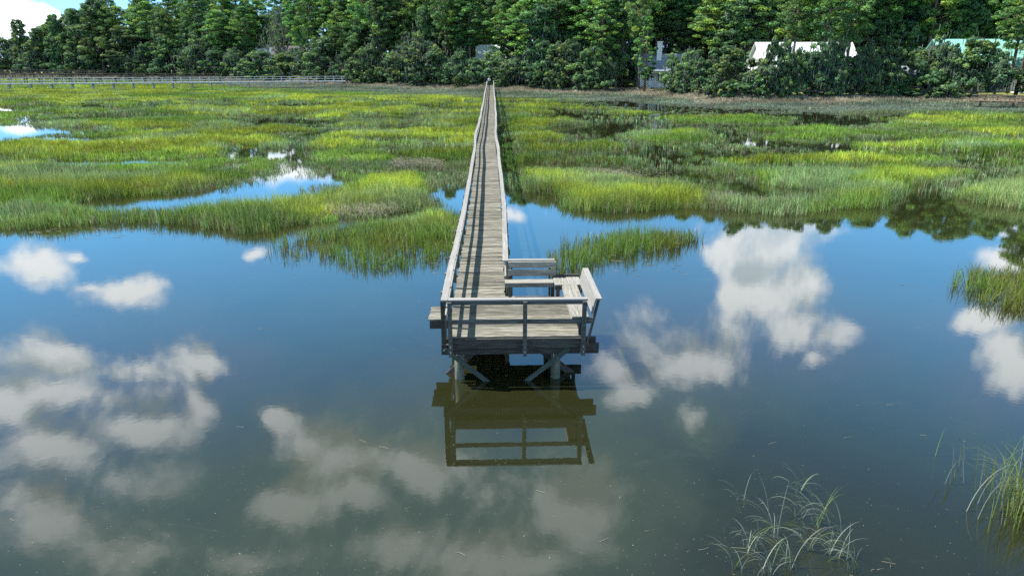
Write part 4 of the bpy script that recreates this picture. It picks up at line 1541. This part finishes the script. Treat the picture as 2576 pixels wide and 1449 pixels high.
def make_pine(seed, H=25.0, W=8.5, start=.40, n=46, tone=0.5, brown=False):
    r = random.Random(seed)
    tr = MB()
    bx, by = r.uniform(-.8, .8), r.uniform(-.6, .6)
    tr.tube([(0, 0, -.5), (bx * .3, by * .3, H * .35), (bx * .8, by * .8, H * .7), (bx, by, H * .97)], [.30, .25, .16, .04], 8)
    cen, rad, cnt, cols = [], [], [], []
    for i in range(n):
        u = start + (1 - start) * (i + r.random()) / n
        t = (u - start) / (1 - start)
        prof = (0.55 + .45 * min(1, t / .3)) * (1 - max(0, (t - .45) / .55) ** 1.4 * .82)
        a = i * 2.4 + r.uniform(-.6, .6)
        q = W * .5 * prof * r.uniform(.30, 1.0)
        c = (bx * u + math.cos(a) * q, by * u + math.sin(a) * q, H * u + r.uniform(-.4, .4))
        rd = r.uniform(.6, 1.05) * W / 8.5
        cen.append(c)
        rad.append(np.array([rd * 1.1, rd * 1.1, rd * .62]))
        cnt.append(120)
        s = (bx * u * .95, by * u * .95, H * u - q * .25)
        tr.tube([s, c], [.06, .025], 4, False)
        k = r.random()
        col = PINED * (1 - k) + (PINE if r.random() > tone else PINE2) * k
        if brown:
            col = np.array([.16, .065, .03])
        cols.append(col * r.uniform(.8, 1.3))
    for i in range(9):   # dead stubs below the crown
        u = r.uniform(.18, start)
        a = r.uniform(0, 6.28)
        l = r.uniform(.5, 1.8)
        tr.tube([(bx * u, by * u, H * u), (bx * u + math.cos(a) * l, by * u + math.sin(a) * l, H * u + r.uniform(-.2, .4))], [.045, .015], 4, False)
    V, C = leaf_cards(cen, rad, cnt, .17, seed + 900, cols, .3)
    tm = tr.mesh('trunk', True)
    tm.materials.append(M['pine_bark'])
    return tm, finish_crown(V, C, M['needle']), W, H


def make_shrub(seed, W=4.0, H=3.0):
    return make_oak(seed, W, H, 60, 0.0, 0.0)


def make_bare(seed):
    """grey moss-hung tree with few leaves"""
    tm, cm, W, H = make_oak(seed, 10, 15, 80, .3, .25, .86)
    return tm, cm, W, H


OAKS = [make_oak(s, 11, 10, 125, lo, ms) for s, lo, ms in ((1, .02, .08), (2, .05, .16), (3, .12, .10), (4, .02, .05), (5, .16, .20))]
TALLOAKS = [make_oak(s, 12, 20, 210, .06, .05) for s in (21, 22, 23)]
PINES = [make_pine(s, 25, 8.5, st, 95, tn) for s, st, tn in ((31, .38, .6), (32, .45, .4), (33, .34, .7), (34, .5, .5), (35, .42, .3), (36, .36, .55))]
SLIM = [make_pine(s, 16, 5.5, st, 60, .8) for s, st in ((41, .2), (42, .3))]
SHRUBS = [make_shrub(s) for s in (51, 52, 53)]
RED = make_pine(61, 24, 6.0, .45, 26, .5, True)
BARE = make_bare(71)


def plant(name, proto, x, y, z, height, width, label, cat, group=None, rz=None):
    tm, cm, W, H = proto
    root = empty(name, (x, y, z), random.uniform(0, 6.28) if rz is None else rz)
    root.scale = (width / W, width / W, height / H)
    link('trunk', tm, root)
    link('crown', cm, root)
    return tag(root, label, cat, group)


def at_px(x, ybase, ytop, wpx, z=None):
    """oak measured in the photograph: base, top and width -> place, height and width on the shore"""
    z = 0.75 if z is None else z
    X, Y = gp(x, ybase, z)
    z2 = float(land_z(X, Y)) - .1
    d = view_dir(x, ytop)
    top = CAM_H + d[2] * (Y / d[1])
    width = wpx / FPX * (Y * CP + (CAM_H - z) * SP)
    return X, Y, z2, top - z2, width


# the front row of shore oaks, each where the photograph shows it
FRONT = [
    (-30, 186, 128, 110), (20, 186, 100, 80), (70, 188, 48, 70), (118, 188, 66, 90), (165, 188, 36, 80), (45, 186, 120, 90), (100, 187, 118, 90), (212, 188, 14, 100), (225, 190, 90, 110), (265, 191, -5, 140), (330, 191, 60, 130), (385, 192, 110, 110), (345, 194, 140, 70),
    (440, 193, 96, 120), (505, 194, 105, 110), (560, 195, 120, 100), (600, 196, 125, 80), (655, 198, 128, 110), (715, 199, 132, 110), (775, 200, 118, 100), (815, 205, 98, 120), (870, 207, 128, 90),
    (925, 210, 118, 110), (985, 213, 128, 80), (1050, 213, 92, 140), (1105, 214, 120, 100), (1155, 215, 128, 90), (1200, 217, 148, 70), (1240, 216, 128, 100), (1300, 221, 138, 110), (1360, 222, 108, 110),
    (1420, 224, 104, 120), (1490, 226, 120, 110), (1395, 225, 172, 80), (1530, 224, 150, 60),
    (1690, 231, 140, 75), (1725, 232, 130, 90), (1762, 236, 150, 80), (1838, 246, 118, 130), (1915, 244, 156, 100), (1975, 243, 146, 80), (2040, 241, 118, 105), (1930, 243, 100, 70), (1958, 243, 104, 70), (2098, 241, 100, 70), (2005, 242, 122, 70), (2062, 242, 104, 62), (2168, 243, 110, 70), (2080, 241, 116, 80), (2110, 242, 138, 90), (2148, 242, 128, 90), (2165, 243, 158, 80), (2225, 242, 118, 110),
    (2290, 240, 122, 90), (2338, 241, 100, 90), (2358, 241, 128, 90), (2400, 241, 150, 80), (2385, 242, 118, 90), (2450, 242, 96, 160), (2500, 243, 140, 80), (2640, 250, 100, 140),
]
ZONES = [(-100, 600, 'left of the winding wood edge above the left boardwalks', 'behind the left boardwalks'), (600, 900, '', 'above the right half of the long grey boardwalk'),
         (900, 1240, '', 'on the shore just left of the dock end'), (1240, 1570, '', 'on the shore just right of the dock end'),
         (1570, 1900, '', 'near the white house with the tall chimney'), (1900, 2270, '', 'in front of the white-roofed house'), (2270, 9999, '', 'in front of the green-roofed house')]


def zone(x):
    for a, b, _, s in ZONES:
        if a <= x < b:
            return s
    return ZONES[-1][3] if x > 0 else ZONES[0][3]


SHORT = {ZONES[0][3]: 'behind the left boardwalks', ZONES[1][3]: 'above the long grey boardwalk', ZONES[2][3]: 'left of the dock end', ZONES[3][3]: 'right of the dock end',
         ZONES[4][3]: 'by the chimney house', ZONES[5][3]: 'before the white-roofed house', ZONES[6][3]: 'before the green-roofed house'}
ORD = ['leftmost', 'second from left', 'third from left', 'fourth from left', 'fifth from left', 'sixth from left', 'seventh from left', 'eighth from left', 'ninth from left', 'tenth from left',
       'eleventh from left', 'twelfth from left', 'thirteenth from left', 'fourteenth from left', 'fifteenth from left', 'sixteenth from left']
seen = {}
for i, (x, yb, yt, w) in enumerate(sorted(FRONT)):
    yb = float(np.interp(x, [p[0] for p in SHORE_PX], [p[1] for p in SHORE_PX])) - .3
    X, Y, Z, h, wd = at_px(x, yb, yt, w)
    tall = h > 14
    proto = (TALLOAKS if tall else OAKS)[i % (3 if tall else 5)]
    s = SHORT[zone(x)]
    k = seen[(tall, s)] = seen.get((tall, s), -1) + 1
    what = 'tall dark green oaks' if tall else 'rounded live oaks'
    plant('tall_oak_tree' if tall else 'oak_tree', proto, X, Y, Z, h, wd * 1.08, ORD[k] + ' of the ' + what + ' ' + s, 'tree', what + ' ' + s)

# named single trees
def single(name, proto, x, dist, ytop, width, label, cat='tree'):
    d = view_dir(x, 230)
    X = d[0] * dist / d[1]
    Z = float(land_z(X, dist)) - .1
    e = view_dir(x, ytop)
    h = CAM_H + e[2] * dist / e[1] - Z
    return plant(name, proto, X, dist, Z, h, width, label, cat)


single('dead_pine_tree', RED, 1135, 172, -20, 5.5, 'dying pine with rust-red needles left of the dock end')
single('mossy_tree', BARE, 722, 226, 18, 13, 'bare grey tree hung with moss above the gabled house')
single('pine_tree', SLIM[0], 1621, 136, 42, 4.8, 'bright yellow-green young pine on the lawn by the chimney house')
single('pine_tree', PINES[3], 1606, 141, -60, 6, 'slim tall pine with a bare trunk at the left of the open lawn')
single('pine_tree', PINES[1], 2556, 117, -120, 9, 'tall thick-trunked pine at the far right edge by the brown boardwalk')
single('pine_tree', PINES[5], 2535, 121, -90, 8, 'dark pine just left of the thick-trunked pine at the far right')
single('pine_tree', PINES[3], 2058, 119, -60, 7, 'tall pine with its trunk crossing the left part of the white metal roof')
single('pine_tree', PINES[1], 2118, 121, -80, 8, 'dark-trunked pine in front of the right part of the white metal roof')
single('pine_tree', PINES[3], 1985, 122, -60, 7, 'pine with a forked trunk at the left end of the white metal roof')

# pines and tall oaks behind the front row
HOUSES_PX = [(640, 765, 248), (1195, 1262, 190), (1590, 1770, 166), (1770, 2190, 148), (2190, 2600, 146)]


def row(x0, x1, step, back, jitter, protos, hmin, hmax, width, name, text, grp, seed):
    r = random.Random(seed)
    x = x0
    made = {}
    sx = [p[0] for p in SHORE_PX]
    while x < x1:
        xx = x + r.uniform(-.4, .4) * step
        ys = float(np.interp(xx, sx, [p[1] for p in SHORE_PX]))
        X0, Y0 = gp(xx, ys, .8)
        Y = Y0 + back + r.uniform(-jitter, jitter)
        for a, b, mind in HOUSES_PX:
            if a < xx < b:
                Y = max(Y, mind + r.uniform(0, 10))
        X = X0 * Y / Y0
        Z = float(land_z(X, Y)) - .1
        h = r.uniform(hmin, hmax)
        if xx < 280:      # the wood drops towards the left end
            e = view_dir(xx, float(np.interp(xx, [-60, 0, 60, 120, 180, 280], [150, 130, 98, 70, 42, -5])))
            h = min(h, max(4.0, CAM_H + e[2] * Y / e[1] - Z))
        s = SHORT[zone(xx)].replace('before', 'behind')
        o = plant(name, protos[r.randrange(len(protos))], X, Y, Z, h, width * r.uniform(.8, 1.25), text, 'tree', grp + ' ' + s)
        made.setdefault(s, []).append((X / Y, o))
        x += step
    for s, lst in made.items():
        for k, (q, o) in enumerate(sorted(lst, key=lambda t: t[0])):
            o['label'] = ORD[k] + ' of the ' + text + ' ' + s


row(150, 2700, 40, 10, 5, PINES, 17, 27, 9.6, 'pine_tree', 'tall yellow-green pines', 'second row pines', 1)
row(230, 2700, 44, 21, 7, PINES, 22, 30, 10.5, 'pine_tree', 'tall pines deep in the wood', 'deep pines', 2)
row(120, 2700, 40, 11, 7, TALLOAKS, 11, 22, 10.5, 'tall_oak_tree', 'dark oaks among pines', 'inner oaks', 3)
row(-60, 2720, 60, 38, 8, TALLOAKS, 19, 25, 14, 'tall_oak_tree', 'tall dark oaks far back', 'back oaks', 4)
row(240, 2720, 60, 52, 8, PINES, 27, 33, 10, 'pine_tree', 'very tall pines far back', 'back pines', 5)

# low shrubs along the marsh edge
r = random.Random(9)
sxs = [p[0] for p in SHORE_PX]
spots = sorted(r.uniform(-60, 2560) for _ in range(56))
spots = [q for q in spots if not 1545 < q < 1690]
cnt_z = {}
for k, xx in enumerate(spots):
    ys = float(np.interp(xx, sxs, [p[1] for p in SHORE_PX])) + r.uniform(-.5, 1.5)
    X, Y = gp(xx, ys, .8)
    s = SHORT[zone(xx)]
    j = cnt_z[s] = cnt_z.get(s, -1) + 1
    lab = (ORD[j] + ' of the' if j < len(ORD) else 'one of the last few from left of the') + ' low marsh-edge shrubs ' + s
    plant('shrub', SHRUBS[k % 3], X, Y, float(land_z(X, Y)) - .1, r.uniform(1.6, 3.6), r.uniform(3, 5.5), lab, 'shrub', 'low marsh-edge shrubs ' + s)


# ------------------------------------------------------------------ small things
def white_bird():
    x, y = gq(1868, 271, .5)
    root = empty('wading_bird', (x, y, .55), R(200))
    tag(root, 'small white wading bird in the tan grass below the chimney house', 'bird')
    b = MB()
    b.tube([(-.30, 0, .30), (-.22, 0, .42), (-.08, 0, .55), (.06, 0, .62), (.13, 0, .70), (.10, 0, .80), (.13, 0, .88), (.19, 0, .895)], [.02, .07, .10, .075, .035, .025, .03, .012], 8)
    b.build('body', M['bird'], root, True)
    MB().tube([(.18, 0, .895), (.30, 0, .875)], [.012, .003], 5).build('beak', M['beak'], root)
    for s in (-.03, .03):
        MB().tube([(-.05, s, .5), (-.03, s, .25), (-.05, s, -.1)], .009, 5).build('leg', M['beak'], root)


white_bird()
x, y = gq(2137, 281, .4)
d = MB().tube([(-.9, 0, .1), (-.2, .1, .35), (.3, 0, .5), (.8, .05, .95)], [.05, .09, .07, .02], 7).tube([(0, .05, .42), (.5, .1, .35), (.9, .1, .38)], [.06, .05, .015], 6)
o = d.build('driftwood', M['log'], None, True)
o.location = (x, y, .55)
tag(o, 'pale bleached driftwood branch at the foot of the shore oaks', 'driftwood')

# floating flecks, straw and foam on the water
def flecks():
    n = 3600
    u, v = rng.uniform(-60, 2640, n), rng.uniform(600, 1500, n)
    pr = .25 + .75 * smooth(1000, 1350, v) * smooth(1700, 600, np.abs(u - 600)) + .3 * fbm(u / 200, v / 200, 3, 2)
    k = rng.random(n) < pr * .8
    u, v = u[k], v[k]
    P = np.array([gp(a, b) for a, b in zip(u, v)])
    lx, ly = world_to_dock(P[:, 0], P[:, 1])
    L = samp(LG, P[:, 0], P[:, 1])
    k = (L < 0) | (P[:, 1] < 17)
    P = P[k]
    n = len(P)
    s = rng.uniform(.003, .007, n) * np.where(rng.random(n) < .06, 1.8, 1)
    a = rng.uniform(0, np.pi, n)
    e = np.stack([np.cos(a), np.sin(a)], 1)
    f = np.stack([-np.sin(a), np.cos(a)], 1)
    l = s * rng.uniform(1, 2.4, n)
    q = np.stack([P - e * l[:, None] - f * s[:, None] * .5, P + e * l[:, None] - f * s[:, None] * .3, P + e * l[:, None] * .7 + f * s[:, None] * .5, P - e * l[:, None] * .8 + f * s[:, None] * .5], 1).reshape(-1, 2)
    V = np.column_stack([q, np.full(len(q), .004)])
    o = link('floating_flecks', fast_mesh('floating_flecks', V, np.arange(len(V)).reshape(-1, 4)), None, M['speck'])
    tag(o, 'tiny pale flecks of plant matter floating on the water', 'debris', kind='stuff')
    st = MB()
    r = random.Random(3)
    spots = [(r.uniform(0, 2576), r.uniform(640, 1440)) for _ in range(36)] + [(r.uniform(0, 420), r.uniform(575, 600)) for _ in range(40)] + [(r.uniform(880, 1130), r.uniform(640, 690)) for _ in range(20)] + [(r.uniform(1500, 1720), r.uniform(640, 690)) for _ in range(16)]
    for (a, b) in spots:
        x, y = gp(a, b)
        lx, ly = world_to_dock(x, y)
        if -.6 < lx < 3.4 and ly > -.3:
            continue
        t, l = r.uniform(-.6, .6) + (math.pi if r.random() < .5 else 0), r.uniform(.06, .22) * (1.6 if y > 22 else 1)
        st.tube([(x, y, .006), (x + math.cos(t) * l * .5, y + math.sin(t) * l * .5 + r.uniform(-.02, .02), .009), (x + math.cos(t) * l, y + math.sin(t) * l, .006)], .003 if y < 20 else .005, 4)
    o = st.build('floating_straw', M['straw'])
    tag(o, 'thin straw stems floating loose on the water', 'debris', kind='stuff')


flecks()
